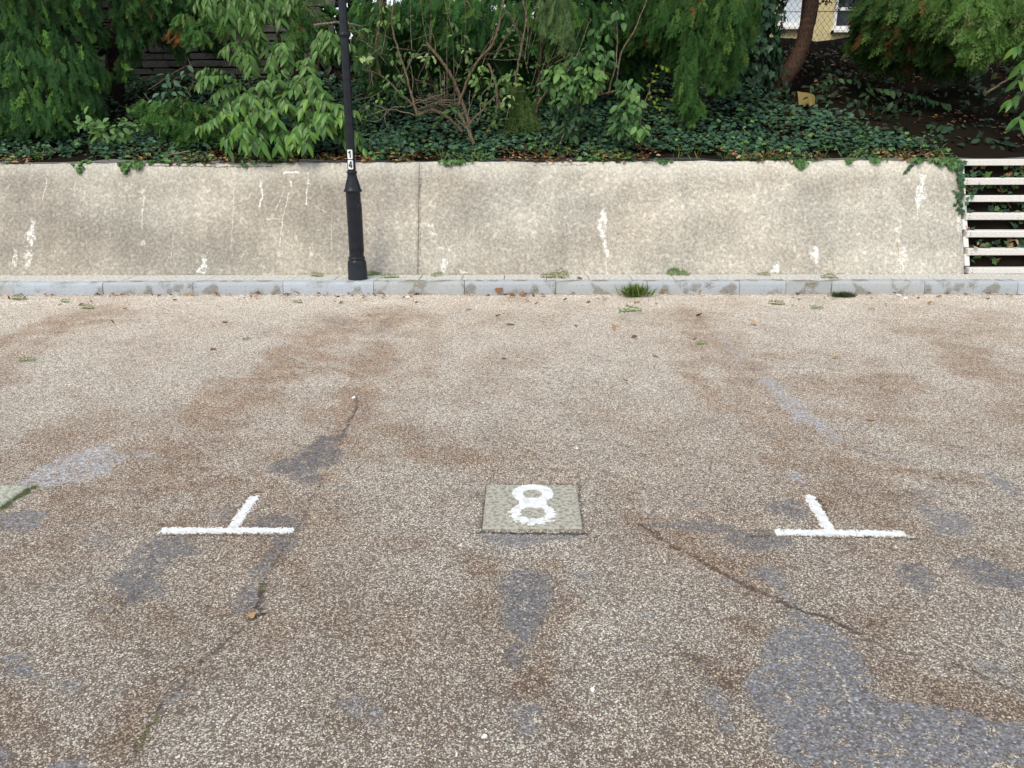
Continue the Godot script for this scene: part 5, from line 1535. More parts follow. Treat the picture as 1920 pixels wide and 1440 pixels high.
	for k in 70:                                     # fine whips rising through the cypress
		var p := Vector3(rng.randf_range(-1.9, 0.5), rng.randf_range(1.75, 2.6), rng.randf_range(-9.6, -9.1))
		var d := Vector3(rng.randf_range(-0.25, 0.3), rng.randf_range(0.15, 0.75), rng.randf_range(-0.1, 0.1))
		if rng.randf() < 0.3:
			d = Vector3(rng.randf_range(-0.4, 0.4), rng.randf_range(-0.12, 0.12), 0.05)
		var st := begin()
		tube(st, bent([p, p + d * 0.5 + rv() * 0.03, p + d], 3, 0.006), 0.0045, 0.002, 4)
		obj("twig", done(st), tan if k % 3 else dry, t)
	var lv := []
	var lt := []
	for c in [[Vector3(-0.505, 2.143, -9.05), 0.13, 34, 1], [Vector3(-0.619, 2.389, -9.1), 0.06, 12, 2], [Vector3(-1.037, 2.334, -9.05), 0.08, 16, 2], [Vector3(-1.448, 2.037, -9), 0.13, 34, 0], [Vector3(-1.563, 1.9, -8.95), 0.06, 10, 1], [Vector3(-1.666, 1.792, -9), 0.08, 8, 0], [Vector3(-0.809, 1.786, -8.9), 0.07, 12, 0],
		[Vector3(-0.175, 1.868, -9), 0.07, 14, 2], [Vector3(-0.262, 2.088, -9.05), 0.10, 22, 0], [Vector3(-0.146, 2.114, -9.05), 0.09, 18, 1], [Vector3(-1.513, 2.763, -9.1), 0.12, 26, 1], [Vector3(-1.331, 2.696, -9.2), 0.10, 16, 0], [Vector3(-1.769, 2.342, -9.1), 0.08, 14, 2], [Vector3(-1.42, 2.385, -9.3), 0.1, 12, 0], [Vector3(-0.366, 1.826, -9.4), 0.14, 26, 0], [Vector3(-1.8, 1.832, -9.4), 0.14, 20, 0], [Vector3(-0.306, 1.71, -9.4), 0.12, 26, 0], [Vector3(-0.728, 2.506, -9.2), 0.10, 12, 0], [Vector3(-1.773, 2.592, -9.2), 0.08, 12, 0], [Vector3(-1.436, 2.026, -9.9), 0.2, 40, 0], [Vector3(-1.06, 2.149, -10), 0.2, 40, 0], [Vector3(-0.734, 2.326, -10), 0.2, 40, 0], [Vector3(-1.795, 2.141, -9.8), 0.18, 40, 0], [Vector3(-0.419, 2.026, -10), 0.2, 40, 0], [Vector3(0.03, 2.19, -9.8), 0.2, 44, 0], [Vector3(0.156, 1.891, -9.7), 0.18, 40, 0], [Vector3(-1.276, 2.486, -9.8), 0.18, 34, 0], [Vector3(-0.834, 2.711, -9.8), 0.18, 34, 0], [Vector3(-0.218, 2.537, -9.8), 0.18, 34, 0], [Vector3(-1.633, 2.479, -9.7), 0.16, 30, 1]]:
		lv.append_array(leaf_cloud(c[0], c[1], c[2], Vector2(0.05, 0.085), 0.5))
		lt.append_array(tints(c[2], [Color(0.075, 0.15, 0.04), Color(0.13, 0.23, 0.055), Color(0.24, 0.32, 0.13)][c[3]], 0.25))
	scatter("leaves", leaf_mesh["broad"], M["leaf"], lv, lt, t)

	# leafy shrub right of the middle
	t = thing("leafy_shrub", "fresh green leafy shrub spilling over the ivy between the bare stems and the weeping cypress", "shrub")
	for s in [[0.016, 0.010, 1, [Vector3(0.09, 1.638, -9.3), Vector3(0.148, 1.845, -9.2), Vector3(0.262, 1.99, -9.1), Vector3(0.378, 2.088, -9.1)]], [0.016, 0.010, 1, [Vector3(0.485, 1.533, -9.3), Vector3(0.608, 1.814, -9.15), Vector3(0.739, 1.914, -9.05), Vector3(1.016, 1.968, -8.95)]], [0.010, 0.006, 1, [Vector3(0.906, 1.932, -9.1), Vector3(0.972, 2.196, -9.15), Vector3(1, 2.362, -9.2), Vector3(0.99, 2.793, -9.25)]],
		[0.009, 0.006, 1, [Vector3(0.985, 2, -9.05), Vector3(1.041, 2.357, -9.15), Vector3(1.208, 2.654, -9.2), Vector3(1.323, 2.955, -9.3)]], [0.011, 0.007, 1, [Vector3(0.798, 1.926, -9.2), Vector3(0.871, 2.153, -9.3), Vector3(0.882, 2.372, -9.3)]], [0.012, 0.007, 1, [Vector3(0.541, 1.475, -9.2), Vector3(0.439, 1.734, -9.3), Vector3(0.462, 2.105, -9.4), Vector3(0.536, 2.612, -9.5)]],
		[0.02, 0.013, 3, [Vector3(0.131, 1.534, -9.6), Vector3(0.143, 1.891, -9.7), Vector3(0.173, 2.363, -9.8), Vector3(0.214, 2.942, -9.9)]], [0.007, 0.004, 1, [Vector3(1.016, 1.963, -8.95), Vector3(1.137, 1.91, -8.85), Vector3(1.189, 1.719, -8.75), Vector3(1.244, 1.584, -8.7)]], [0.006, 0.003, 4, [Vector3(0.375, 1.424, -8.8), Vector3(0.418, 1.544, -8.78)]], [0.006, 0.003, 1, [Vector3(1.307, 1.784, -9.2), Vector3(1.358, 1.951, -9.2), Vector3(1.382, 2.045, -9.2)]]]:
		var st := begin()
		tube(st, bent(s[3], 4, 0.006), s[0], s[1], 7, 0.08)
		obj("stem", done(st), wood[s[2]], t)
	lv = []
	lt = []
	for c in [[Vector3(0.373, 2.135, -9), 0.15, 50, 1], [Vector3(0.544, 2.024, -8.95), 0.13, 44, 0], [Vector3(0.713, 2.13, -8.95), 0.14, 50, 1], [Vector3(0.656, 1.994, -8.9), 0.10, 30, 1], [Vector3(0.402, 1.944, -8.95), 0.12, 36, 0], [Vector3(0.258, 2.082, -9), 0.09, 22, 0], [Vector3(0.854, 2.319, -9), 0.10, 26, 0], [Vector3(0.718, 2.381, -9.1), 0.1, 20, 0],
		[Vector3(1.111, 1.992, -8.9), 0.11, 30, 0], [Vector3(1.108, 1.774, -8.8), 0.14, 50, 0], [Vector3(1.023, 1.612, -8.75), 0.12, 40, 0], [Vector3(1.216, 1.584, -8.7), 0.09, 24, 1], [Vector3(1.16, 1.881, -8.8), 0.09, 26, 1], [Vector3(0.492, 1.588, -8.9), 0.12, 40, 3], [Vector3(0.379, 1.728, -9), 0.10, 30, 3], [Vector3(0.612, 1.727, -9), 0.10, 26, 3], [Vector3(1.015, 2.747, -9.3), 0.12, 26, 0], [Vector3(0.442, 2.602, -9.4), 0.12, 22, 0], [Vector3(0.845, 2.615, -9.3), 0.12, 22, 0], [Vector3(0.583, 2.311, -9.2), 0.1, 18, 0]]:
		lv.append_array(leaf_cloud(c[0], c[1], c[2], Vector2(0.07, 0.13), 0.8))
		lt.append_array(tints(c[2], [Color(0.060, 0.135, 0.040), Color(0.105, 0.200, 0.050), Color(0.2, 0.3, 0.1), Color(0.032, 0.072, 0.030)][c[3]], 0.25))
	scatter("leaves", leaf_mesh["broad"], M["leaf"], lv, lt, t)
	var hs := [[Vector3(0.375, 2.804, -9.3), 0.13, 0.18, 40], [Vector3(0.445, 2.638, -9.25), 0.10, 0.14, 30], [Vector3(0.204, 2.765, -9.4), 0.12, 0.18, 30]]
	foliage_of_sprays(t, hs, Vector3(0.6, 0, -9.9), Vector2(0.18, 0.3), Color(0.075, 0.125, 0.045), 0.8, Color(0.13, 0.19, 0.08))

	# yellow green sapling
	t = thing("yellow_green_sapling", "thin sapling with bright yellow green leaflets in the shade beside the leafy shrub", "sapling")
	trunk(t, [on_bank(Vector3(1.414, 1.76, -9.9), -0.04), Vector3(1.449, 1.95, -9.85), Vector3(1.483, 2.124, -9.8), Vector3(1.573, 2.364, -9.9)], 0.011, 0.005, brown, 6, "stem")
	leaves = []
	for e in [[Vector3(1.473, 2.066, -9.8), Vector3(1.502, 2.176, -9.7)], [Vector3(1.464, 1.995, -9.8), Vector3(1.584, 2.013, -9.7)], [Vector3(1.453, 1.96, -9.8), Vector3(1.683, 1.908, -9.7)], [Vector3(1.475, 2.036, -9.8), Vector3(1.399, 2.145, -9.75)], [Vector3(1.454, 1.948, -9.8), Vector3(1.57, 1.814, -9.7)], [Vector3(1.523, 2.298, -9.8), Vector3(1.633, 2.244, -9.7)]]:
		leaves.append_array(shoot_leaves(bent([e[0], e[1]], 4, 0.01), 0.1, 0.035, Vector2(0.05, 0.075), 0.3))
	var yg := mat("sapling_leaf", lin(0.14, 0.21, 0.02), 0.5)
	yg.backlight_enabled = true
	yg.backlight = Color(0.4, 0.4, 0.4)
	leaf_parts(t, leaf_mesh["broad"], [yg], leaves, 300)

	# low broad leaved plant beside the low cypress
	t = thing("bramble_plant", "low pale green bramble plant at the edge of the dark hollow on the left", "bramble")
	lv = []
	for c in [[Vector3(-4.896, 1.68, -9.1), 0.10, 22], [Vector3(-4.765, 1.611, -9), 0.11, 28], [Vector3(-4.62, 1.583, -9), 0.11, 26], [Vector3(-4.48, 1.554, -8.95), 0.09, 20], [Vector3(-4.442, 1.695, -9.1), 0.08, 16], [Vector3(-4.672, 1.499, -8.9), 0.08, 14], [Vector3(-4.31, 1.621, -9.05), 0.06, 10]]:
		lv.append_array(leaf_cloud(c[0], c[1], c[2], Vector2(0.07, 0.11), 0.15))
	scatter("leaves", leaf_mesh["toothed"], M["leaf"], lv, tints(lv.size(), Color(0.105, 0.195, 0.06), 0.22), t)
	for k in 7:
		var p := on_bank(Vector3(-4.681, 1.526, -9.1) + Vector3(rng.randf_range(-0.3, 0.3), 0, rng.randf_range(-0.1, 0.1)))
		trunk(t, [p, p + Vector3(rng.randf_range(-0.1, 0.1), 0.14, 0.06), p + Vector3(rng.randf_range(-0.2, 0.2), 0.22, 0.14)], 0.004, 0.003, M["green_stem"], 5, "stem")
	# briar arching over the hollow
	t = thing("briar", "sparse blue green briar arching over the dark hollow in front of the stone wall", "briar")
	for s in [[Vector3(-4.396, 2.038, -9.6), Vector3(-4.135, 2.147, -9.5), Vector3(-3.927, 2.229, -9.4), Vector3(-3.734, 2.307, -9.4)], [Vector3(-4.253, 1.759, -9.5), Vector3(-4.118, 2.049, -9.5), Vector3(-3.893, 2.188, -9.45), Vector3(-3.63, 2.172, -9.4)], [Vector3(-4.023, 1.756, -9.4), Vector3(-4.077, 1.901, -9.4), Vector3(-3.971, 2.128, -9.4)], [Vector3(-4.452, 1.998, -9.6), Vector3(-4.208, 1.757, -9.4)], [Vector3(-3.88, 1.9, -9.4), Vector3(-3.776, 2.127, -9.4), Vector3(-3.847, 2.36, -9.5)], [Vector3(-3.979, 1.933, -9.5), Vector3(-3.796, 2.071, -9.4), Vector3(-3.684, 1.985, -9.4)]]:
		var st := begin()
		tube(st, bent(s, 4, 0.008), 0.005, 0.003, 5)
		obj("stem", done(st), tan, t)
	lv = []
	for c in [[Vector3(-4.041, 2.151, -9.4), 0.08, 10], [Vector3(-4.132, 2.027, -9.4), 0.07, 9], [Vector3(-3.834, 2.24, -9.4), 0.08, 9], [Vector3(-4.161, 1.928, -9.35), 0.09, 12], [Vector3(-4.004, 1.956, -9.35), 0.08, 8], [Vector3(-3.934, 2.043, -9.4), 0.07, 6]]:
		lv.append_array(leaf_cloud(c[0], c[1], c[2], Vector2(0.07, 0.11), 0.4))
	scatter("leaves", leaf_mesh["broad"], M["leaf"], lv, tints(lv.size(), Color(0.075, 0.15, 0.085), 0.22), t)
	# shade plant on the right slope
	t = thing("shade_plant", "row of dim round leaves on an arching stem over the bare dark slope", "plant")
	lv = []
	for s in [[Vector3(3.72, 2.114, -10.9), Vector3(3.95, 2.184, -10.8), Vector3(4.255, 2.151, -10.7)], [Vector3(4.327, 2.063, -10.6), Vector3(4.68, 2.007, -10.4), Vector3(5.113, 1.846, -10.1)]]:
		var pts := bent(s, 5, 0.004)
		var st := begin()
		tube(st, pts, 0.006, 0.003, 5)
		obj("stem", done(st), brown, t)
		lv.append_array(shoot_leaves(pts, 0.0, 0.045, Vector2(0.09, 0.13), 0.6))
	scatter("leaves", leaf_mesh["broad"], M["leaf"], lv, tints(lv.size(), Color(0.045, 0.11, 0.035), 0.2), t)
	t = thing("undergrowth", "dark undergrowth under the spreading cypress on the right slope", "undergrowth")
	lv = []
	for k in 3600:
		var p := Vector3(rng.randf_range(3.2, 8.0), 0, rng.randf_range(-12.6, -9.0))
		p.y = bank(p.x, p.z) + rng.randf_range(0.0, 0.45) * rng.randf() * smoothstep(-9.6, -11.0, p.z) + rng.randf() * 0.03
		if noise_a.get_noise_2d(p.x * 70.0, p.z * 70.0) < 0.02:
			continue
		lv.append(Transform3D(along(rv() + Vector3.DOWN * 0.2, Vector3.UP + Vector3(0, 0, 0.6) + rv() * 0.6, rng.randf_range(0.07, 0.13)), p))
	scatter("leaves", leaf_mesh["broad"], M["leaf"], lv, tints(lv.size(), Color(0.020, 0.045, 0.018), 0.4), t)
	t.set_meta("kind", "stuff")

	build_ground_cover(brown, tan, dry)

func build_ground_cover(brown: Material, tan: Material, dry: Material) -> void:
	# ivy carpet
	var where := []
	var tint := []
	var n := 0
	while n < 36000:
		n += 1
		var x := rng.randf_range(-7.5, 5.1)
		var d := pow(rng.randf(), 1.35) * 3.1
		var z := TZ - 0.02 - d
		var cover := 0.5 + noise_a.get_noise_2d(x * 55.0, z * 90.0)
		var edge := smoothstep(0.0, 0.30, d)
		if x > 3.2 and d > 1.5 + noise_a.get_noise_2d(x * 40.0, 3.0) * 0.4 - (x - 3.2) * 0.95:
			continue
		if x > 4.45 and d > 0.2:
			continue
		if x < -4.0 and rng.randf() < 0.35 * smoothstep(0.5, 1.0, d):
			continue
		if cover + edge * 0.55 < 0.62 + rng.randf_range(-0.15, 0.15):
			continue
		var lift := rng.randf_range(0.01, 0.09) * (0.45 + edge)
		if x > 1.2:
			lift += 0.10 * rng.randf() * smoothstep(0.4, 1.2, d)
		var up := Vector3(0, 1, 0.5) + rv() * 0.55
		where.append(Transform3D(along(rv() * Vector3(1, 0.2, 1) + Vector3(0, -0.15, 0.35), up, rng.randf_range(0.036, 0.068)), Vector3(x, bank(x, z) + lift, z)))
		var c := Color(0.046, 0.104, 0.060)
		if rng.randf() < 0.35 * (1.0 - edge) + 0.10:
			c = Color(0.105, 0.20, 0.05)
		elif rng.randf() < 0.15:
			c = Color(0.055, 0.11, 0.055)
		tint.append(vary(c, 0.3))
	# runs that hang over the wall
	var hangs := [[Vector3(-4.795, 1.249, -8.633), 0.10, 18], [Vector3(-4.296, 1.252, -8.635), 0.11, 60], [Vector3(-4.157, 1.257, -8.637), 0.06, 30], [Vector3(2.918, 1.248, -8.633), 0.09, 46], [Vector3(3.424, 1.241, -8.63), 0.035, 10], [Vector3(-0.828, 1.24, -8.63), 0.03, 30], [Vector3(-0.714, 1.24, -8.629), 0.03, 24], [Vector3(-3.011, 1.248, -8.633), 0.06, 8], [Vector3(1.506, 1.242, -8.631), 0.04, 8], [Vector3(4.503, 1.269, -8.642), 0.09, 120], [Vector3(4.379, 1.264, -8.64), 0.05, 60], [Vector3(4.155, 1.26, -8.638), 0.03, 40], [Vector3(3.706, 1.256, -8.637), 0.02, 24]]
	for h in hangs:
		for k in h[2]:
			var t := rng.randf()
			var p: Vector3 = h[0]
			var y: float = WH + 0.03 - t * h[1]
			where.append(Transform3D(along(Vector3.DOWN + rv() * 0.7, Vector3(0, 0.5, 1) + rv() * 0.4, rng.randf_range(0.035, 0.06)), Vector3(p.x + rng.randfn() * 0.055 * (1.1 - t), y, TZ + (WH - y) * 0.44 + rng.randf_range(0.01, 0.05))))
			tint.append(vary(Color(0.075, 0.155, 0.045), 0.3))
	for k in 125:                                    # down the joint between the wall and the slats
		var t := pow(rng.randf(), 1.3)
		var y := WH - t * 0.50
		where.append(Transform3D(along(Vector3.DOWN + rv() * 0.8, Vector3(0, 0.4, 1) + rv() * 0.5, rng.randf_range(0.035, 0.065)), Vector3(4.59 + rng.randfn() * (0.018 + 0.045 * exp(-pow((y - 0.86) / 0.07, 2))) - 0.01, y, TZ + (WH - y) * 0.44 + rng.randf_range(0.0, 0.05))))
		tint.append(vary(Color(0.050, 0.115, 0.050), 0.3))
	for k in 22:                                     # a short run on the face of the wall
		var t := rng.randf()
		where.append(Transform3D(along(Vector3(-1, -0.6, 0) + rv() * 0.7, Vector3(0, 0.4, 1) + rv() * 0.4, rng.randf_range(0.025, 0.042)), Vector3(4.019, 1.132, -8.582).lerp(Vector3(4.107, 1.206, -8.615), t) + rv() * 0.012 + Vector3(0, 0, 0.012)))
		tint.append(vary(Color(0.05, 0.12, 0.05), 0.3))
	var ivy := scatter("ivy", leaf_mesh["ivy"], M["ivy"], where, tint)
	tag(ivy, "carpet of small ivy leaves along the top of the retaining wall", "ivy")
	# leaves caught behind the slats
	where = []
	tint = []
	for k in 1700:
		var y := rng.randf_range(0.2, 1.22)
		var x := 4.66 + rng.randf() * 3.2
		var g := noise_a.get_noise_2d(x * 90.0, y * 120.0)
		if g < -0.02:
			continue
		where.append(Transform3D(along(rv(), Vector3(0, 0.8, 0.7) + rv() * 0.5, rng.randf_range(0.04, 0.09)), Vector3(x, y, WZ - 0.075 + (y - KH) * -0.465 + rng.randf_range(0, 0.05))))
		tint.append(vary([Color(0.035, 0.075, 0.042), Color(0.07, 0.13, 0.035), Color(0.20, 0.13, 0.07), Color(0.035, 0.08, 0.045)][rng.randi() % 4], 0.35))
	var caught := scatter("ivy", leaf_mesh["ivy"], M["ivy"], where, tint)
	tag(caught, "ivy and fallen leaves growing through the gaps between the white slats", "ivy")
	# dry leaf litter along the wall top and on the far slope
	where = []
	tint = []
	for k in 7800:
		var x := rng.randf_range(-7.5, 4.5)
		var z := TZ - 0.01 - pow(rng.randf(), 1.6) * 0.34
		if k > 3800:
			x = rng.randf_range(2.6, 7.2)
			z = rng.randf_range(-13.2, -9.2)
			if noise_a.get_noise_2d(x * 45.0, z * 60.0) + smoothstep(-11.0, -12.8, z) < 0.12 + rng.randf() * 0.3:
				continue
		elif noise_a.get_noise_2d(x * 50.0 + 99.0, z * 30.0) < -0.08:
			continue
		where.append(Transform3D(along(rv() * Vector3(1, 0.25, 1), Vector3.UP + rv() * 0.6, rng.randf_range(0.028, 0.075)), Vector3(x, bank(x, z) + rng.randf_range(0.01, 0.06), z)))
		tint.append(vary([Color(0.25, 0.145, 0.07), Color(0.17, 0.085, 0.04), Color(0.40, 0.28, 0.15), Color(0.11, 0.06, 0.035)][rng.randi() % 4], 0.3))
	var lit := scatter("leaf_litter", leaf_mesh["broad"], M["litter"], where, tint)
	tag(lit, "brown leaf litter in a strip behind the wall top and on the upper slope", "leaf litter")
	# grass and small weeds among the ivy
	where = []
	tint = []
	for k in 2600:
		var x := rng.randf_range(-7.0, 4.5)
		var z := TZ - rng.randf() * 0.5
		if noise_a.get_noise_2d(x * 75.0 + 500.0, z * 60.0) < 0.12:
			continue
		where.append(Transform3D(along(Vector3(rng.randf_range(-0.8, 0.8), 1, rng.randf_range(-0.2, 0.7)), rv(), rng.randf_range(0.04, 0.12)), Vector3(x, bank(x, z), z)))
		tint.append(vary(Color(0.12, 0.16, 0.04), 0.3))
	var gr := scatter("grass", leaf_mesh["blade"], M["leaf"], where, tint)
	tag(gr, "thin grass and weeds among the ivy at the wall top", "grass")
	# sticks
	for s in [
		["bleached_stick", "bleached stick lying in the litter on the wall top under the low cypress", dry, 0.011, [Vector3(-3.882, 1.326, -8.72), Vector3(-3.77, 1.347, -8.75), Vector3(-3.654, 1.362, -8.8)]],
		["upright_stick", "short pale twig standing upright in the ivy close to the white slats", dry, 0.006, [Vector3(4.226, 1.366, -8.75), Vector3(4.232, 1.437, -8.74), Vector3(4.235, 1.496, -8.73)]],
		["broken_branch", "broken bare branch pointing down over the dark slope at the far right", tan, 0.011, [Vector3(4.969, 1.929, -9), Vector3(5.089, 2.015, -9), Vector3(5.215, 2.094, -9), Vector3(5.579, 2.274, -9.1)]],
		["pale_stub", "pale broken twig sticking out behind the lamp post above the laurel", dry, 0.012, [Vector3(-2.153, 2.592, -8.6), Vector3(-2.033, 2.603, -8.6), Vector3(-1.869, 2.615, -8.6), Vector3(-1.712, 2.61, -8.9)]],
	]:
		var st := begin()
		tube(st, bent(s[4], 4, 0.004), s[3], s[3] * 0.75, 7, 0.08)
		var o := obj(s[0], done(st), s[2])
		tag(o, s[1], "stick")
	# scrap of yellow plastic
	var sh := begin()
	sh.set_smooth_group(-1)
	var scrap := thing("plastic_scrap", "curved piece of dirty yellow plastic lying at the foot of the leaning trunk", "plastic scrap", Vector3(3.503, 1.936, -10.35))
	var ring := []
	for i in 7:
		var u := lerpf(-0.11, 0.11, i / 6.0)
		ring.append([Vector3(u, 0.075 + 0.004 * sin(i * 5.0) - 0.045 * (i / 6.0), -0.02 - u * u * 2.0), Vector3(u * 0.9, -0.085 + 0.022 * sin(i * 2.6), 0.05 - u * u * 2.0)])
	for i in 6:
		quad(sh, ring[i][0], ring[i + 1][0], ring[i + 1][1], ring[i][1])
		quad(sh, ring[i][0] + Vector3(0, 0.012, -0.02), ring[i + 1][0] + Vector3(0, 0.012, -0.02), ring[i + 1][0], ring[i][0])
	obj("sheet", done(sh), mat("yellow_plastic", lin(0.20, 0.15, 0.045), 0.6), scrap)
	build_litter()

# things lying on the tarmac and the pavement
func build_litter() -> void:
	var lm := []
	for c in [[0.28, 0.14, 0.07], [0.20, 0.095, 0.045], [0.36, 0.21, 0.10], [0.12, 0.07, 0.04], [0.40, 0.28, 0.17]]:
		lm.append(mat("dead_leaf_%d" % lm.size(), lin(c[0], c[1], c[2]), 0.8))
	var green := mat("green_sprig", lin(0.10, 0.17, 0.04), 0.7)
	var dull := mat("dull_sprig", lin(0.13, 0.14, 0.045), 0.8)
	var single := [
		["dry_leaf", "large curled brown leaf propped against the kerb near the middle", Vector3(-0.255, 0, -7.658), 0.13, 1, 1.0], ["dry_leaf", "crumpled russet leaf in the heap beside the large curled one at the kerb", Vector3(-0.141, 0, -7.552), 0.10, 0, 0.7], ["dry_leaf", "flat russet leaf at the outer end of the heap by the kerb", Vector3(-0.035, 0, -7.551), 0.08, 0, 0.4],
		["dry_leaf", "pale tan curled leaf alone against the kerb right of the grass tuft", Vector3(1.713, 0, -7.57), 0.10, 4, 0.8], ["dry_leaf", "orange leaf lying alone on open tarmac halfway to the slab", Vector3(0.661, 0, -4.803), 0.07, 2, 0.3], ["dry_leaf", "rust coloured leaf on the tarmac in front of the grass tuft", Vector3(0.731, 0, -6.167), 0.08, 2, 0.4],
		["dry_leaf", "long thin reddish leaf lying on the tarmac left of the lamp post", Vector3(-2.57, 0, -6.45), 0.09, 0, 0.2], ["dry_leaf", "small red brown leaf on the tarmac far left of the lamp post", Vector3(-3.495, 0, -6.392), 0.07, 0, 0.5], ["dry_leaf", "pale yellow leaf lying flat on the tarmac at the right", Vector3(2.186, 0, -5.368), 0.08, 4, 0.3],
		["dry_leaf", "small orange leaf beside the left worn crack below the bay marking", Vector3(-0.924, 0, -2.236), 0.045, 2, 0.4], ["dry_leaf", "little ochre leaf on the brown tarmac above the wavy bay marking", Vector3(1.923, 0, -4.096), 0.06, 2, 0.3], ["dry_leaf", "dark brown leaf on the tarmac below the rust coloured leaf", Vector3(0.835, 0, -5.959), 0.07, 3, 0.3],
		["dry_leaf", "faint tan leaf beside the rust coloured leaf on the tarmac", Vector3(0.421, 0, -6.276), 0.06, 4, 0.2], ["dry_leaf", "long dark leaf lying over the bluish worn streak at the right", Vector3(1.498, 0, -6.665), 0.11, 3, 0.3], ["dry_leaf", "long tan leaf on the tarmac right of the bluish worn streak", Vector3(1.928, 0, -6.35), 0.11, 4, 0.2], ["dry_leaf", "pale leaf by the kerb just below the lamp post bay line", Vector3(-0.525, 0, -7.553), 0.06, 4, 0.4],
		["dry_leaf", "red leaf on the tarmac near the right end of the kerb", Vector3(3.738, 0, -7.166), 0.07, 0, 0.4], ["dry_leaf", "dead leaf on the pavement just right of the middle kerb joint", Vector3(0.528, 0.122, -7.87), 0.09, 1, 0.3],
		["dry_leaf", "curled leaf standing in the pile by the kerb left of the lamp post", Vector3(-3.723, 0, -7.593), 0.07, 1, 0.9], ["dry_leaf", "flat brown leaf lying on the soil between the two lowest slats", Vector3(4.674, 0.366, -8.19), 0.08, 4, 0.6], ["dry_leaf", "upright tan leaf on the soil between the two lowest slats", Vector3(4.696, 0.398, -8.2), 0.06, 4, 1.0], ["dry_leaf", "large tan leaf at the far end of the soil between the lowest slats", Vector3(5.113, 0.397, -8.2), 0.10, 4, 0.7],
	]
	for s in single:
		var o := obj(s[0], leaf_mesh["dead%d" % (rng.randi() % 3)], lm[s[4]])
		s[3] *= 0.72
		o.position = s[2] + Vector3(0, 0.006 + s[3] * 0.12 * s[5], 0)
		o.basis = along(Vector3(rng.randf_range(-1, 1), 0.1 + s[5] * 0.3, rng.randf_range(-0.6, 0.6)), Vector3.UP + Vector3(0, 0, 0.9) * s[5], s[3])
		tag(o, s[1], "leaf")
	var leaf0: MeshInstance3D
	for k in 150:
		var z := KZ + 0.02 + pow(rng.randf(), 2.2) * 0.55
		var x := rng.randf_range(-5.4, 5.0)
		if k < 34:
			x = rng.randf_range(-4.3, -1.1)
			z = KZ + 0.015 + pow(rng.randf(), 2.0) * 0.16
		if k > 66 and k <= 82:
			x = rng.randfn() * 0.14 - 0.02
			z = KZ + 0.03 + rng.randf() * 0.12
		if k > 138:
			z = rng.randf_range(-7.1, -5.0)
		var o: MeshInstance3D
		if leaf0 == null:
			leaf0 = obj("leaf_fragment", leaf_mesh["dead1"], lm[0])
			o = leaf0
		else:
			o = leaf0.duplicate()
			o.name = numbered("leaf_fragment", self)
			add_child(o, true)
		o.mesh = leaf_mesh["dead%d" % (k % 3)]
		o.material_override = lm[[0, 1, 1, 2, 3, 3, 4, 0][k % 8]]
		var sz := rng.randf_range(0.022, 0.06)
		o.transform = Transform3D(along(Vector3(rng.randf_range(-1, 1), rng.randf_range(-0.1, 0.2), rng.randf_range(-1, 1)), Vector3.UP + rv() * 0.4, sz), Vector3(x, 0.006 + sz * 0.12, z))
		var tone: String = ["russet", "dark brown", "dark brown", "orange", "blackish", "blackish", "pale tan", "russet"][k % 8]
		var side := "by the leaf heap at the kerb" if k > 66 and k <= 82 else "on open tarmac well away from the kerb" if k > 138 else "near the kerb, left of the lamp post" if x < -1.72 else "near the kerb, right of the lamp post"
		tag(o, "small %s scrap of dead leaf %s" % [tone, side], "leaf scrap", "leaf scraps along the kerb")
	# green things
	var leafy := obj("green_leaf", leaf_mesh["broad"], mat("fresh_leaf", lin(0.09, 0.22, 0.04), 0.5))
	leafy.transform = Transform3D(along(Vector3(1, 0.1, -0.3), Vector3.UP, 0.085), Vector3(-0.169, 0, -6.37) + Vector3(0, 0.008, 0))
	tag(leafy, "single fresh green leaf on pale tarmac below the middle of the kerb", "leaf")
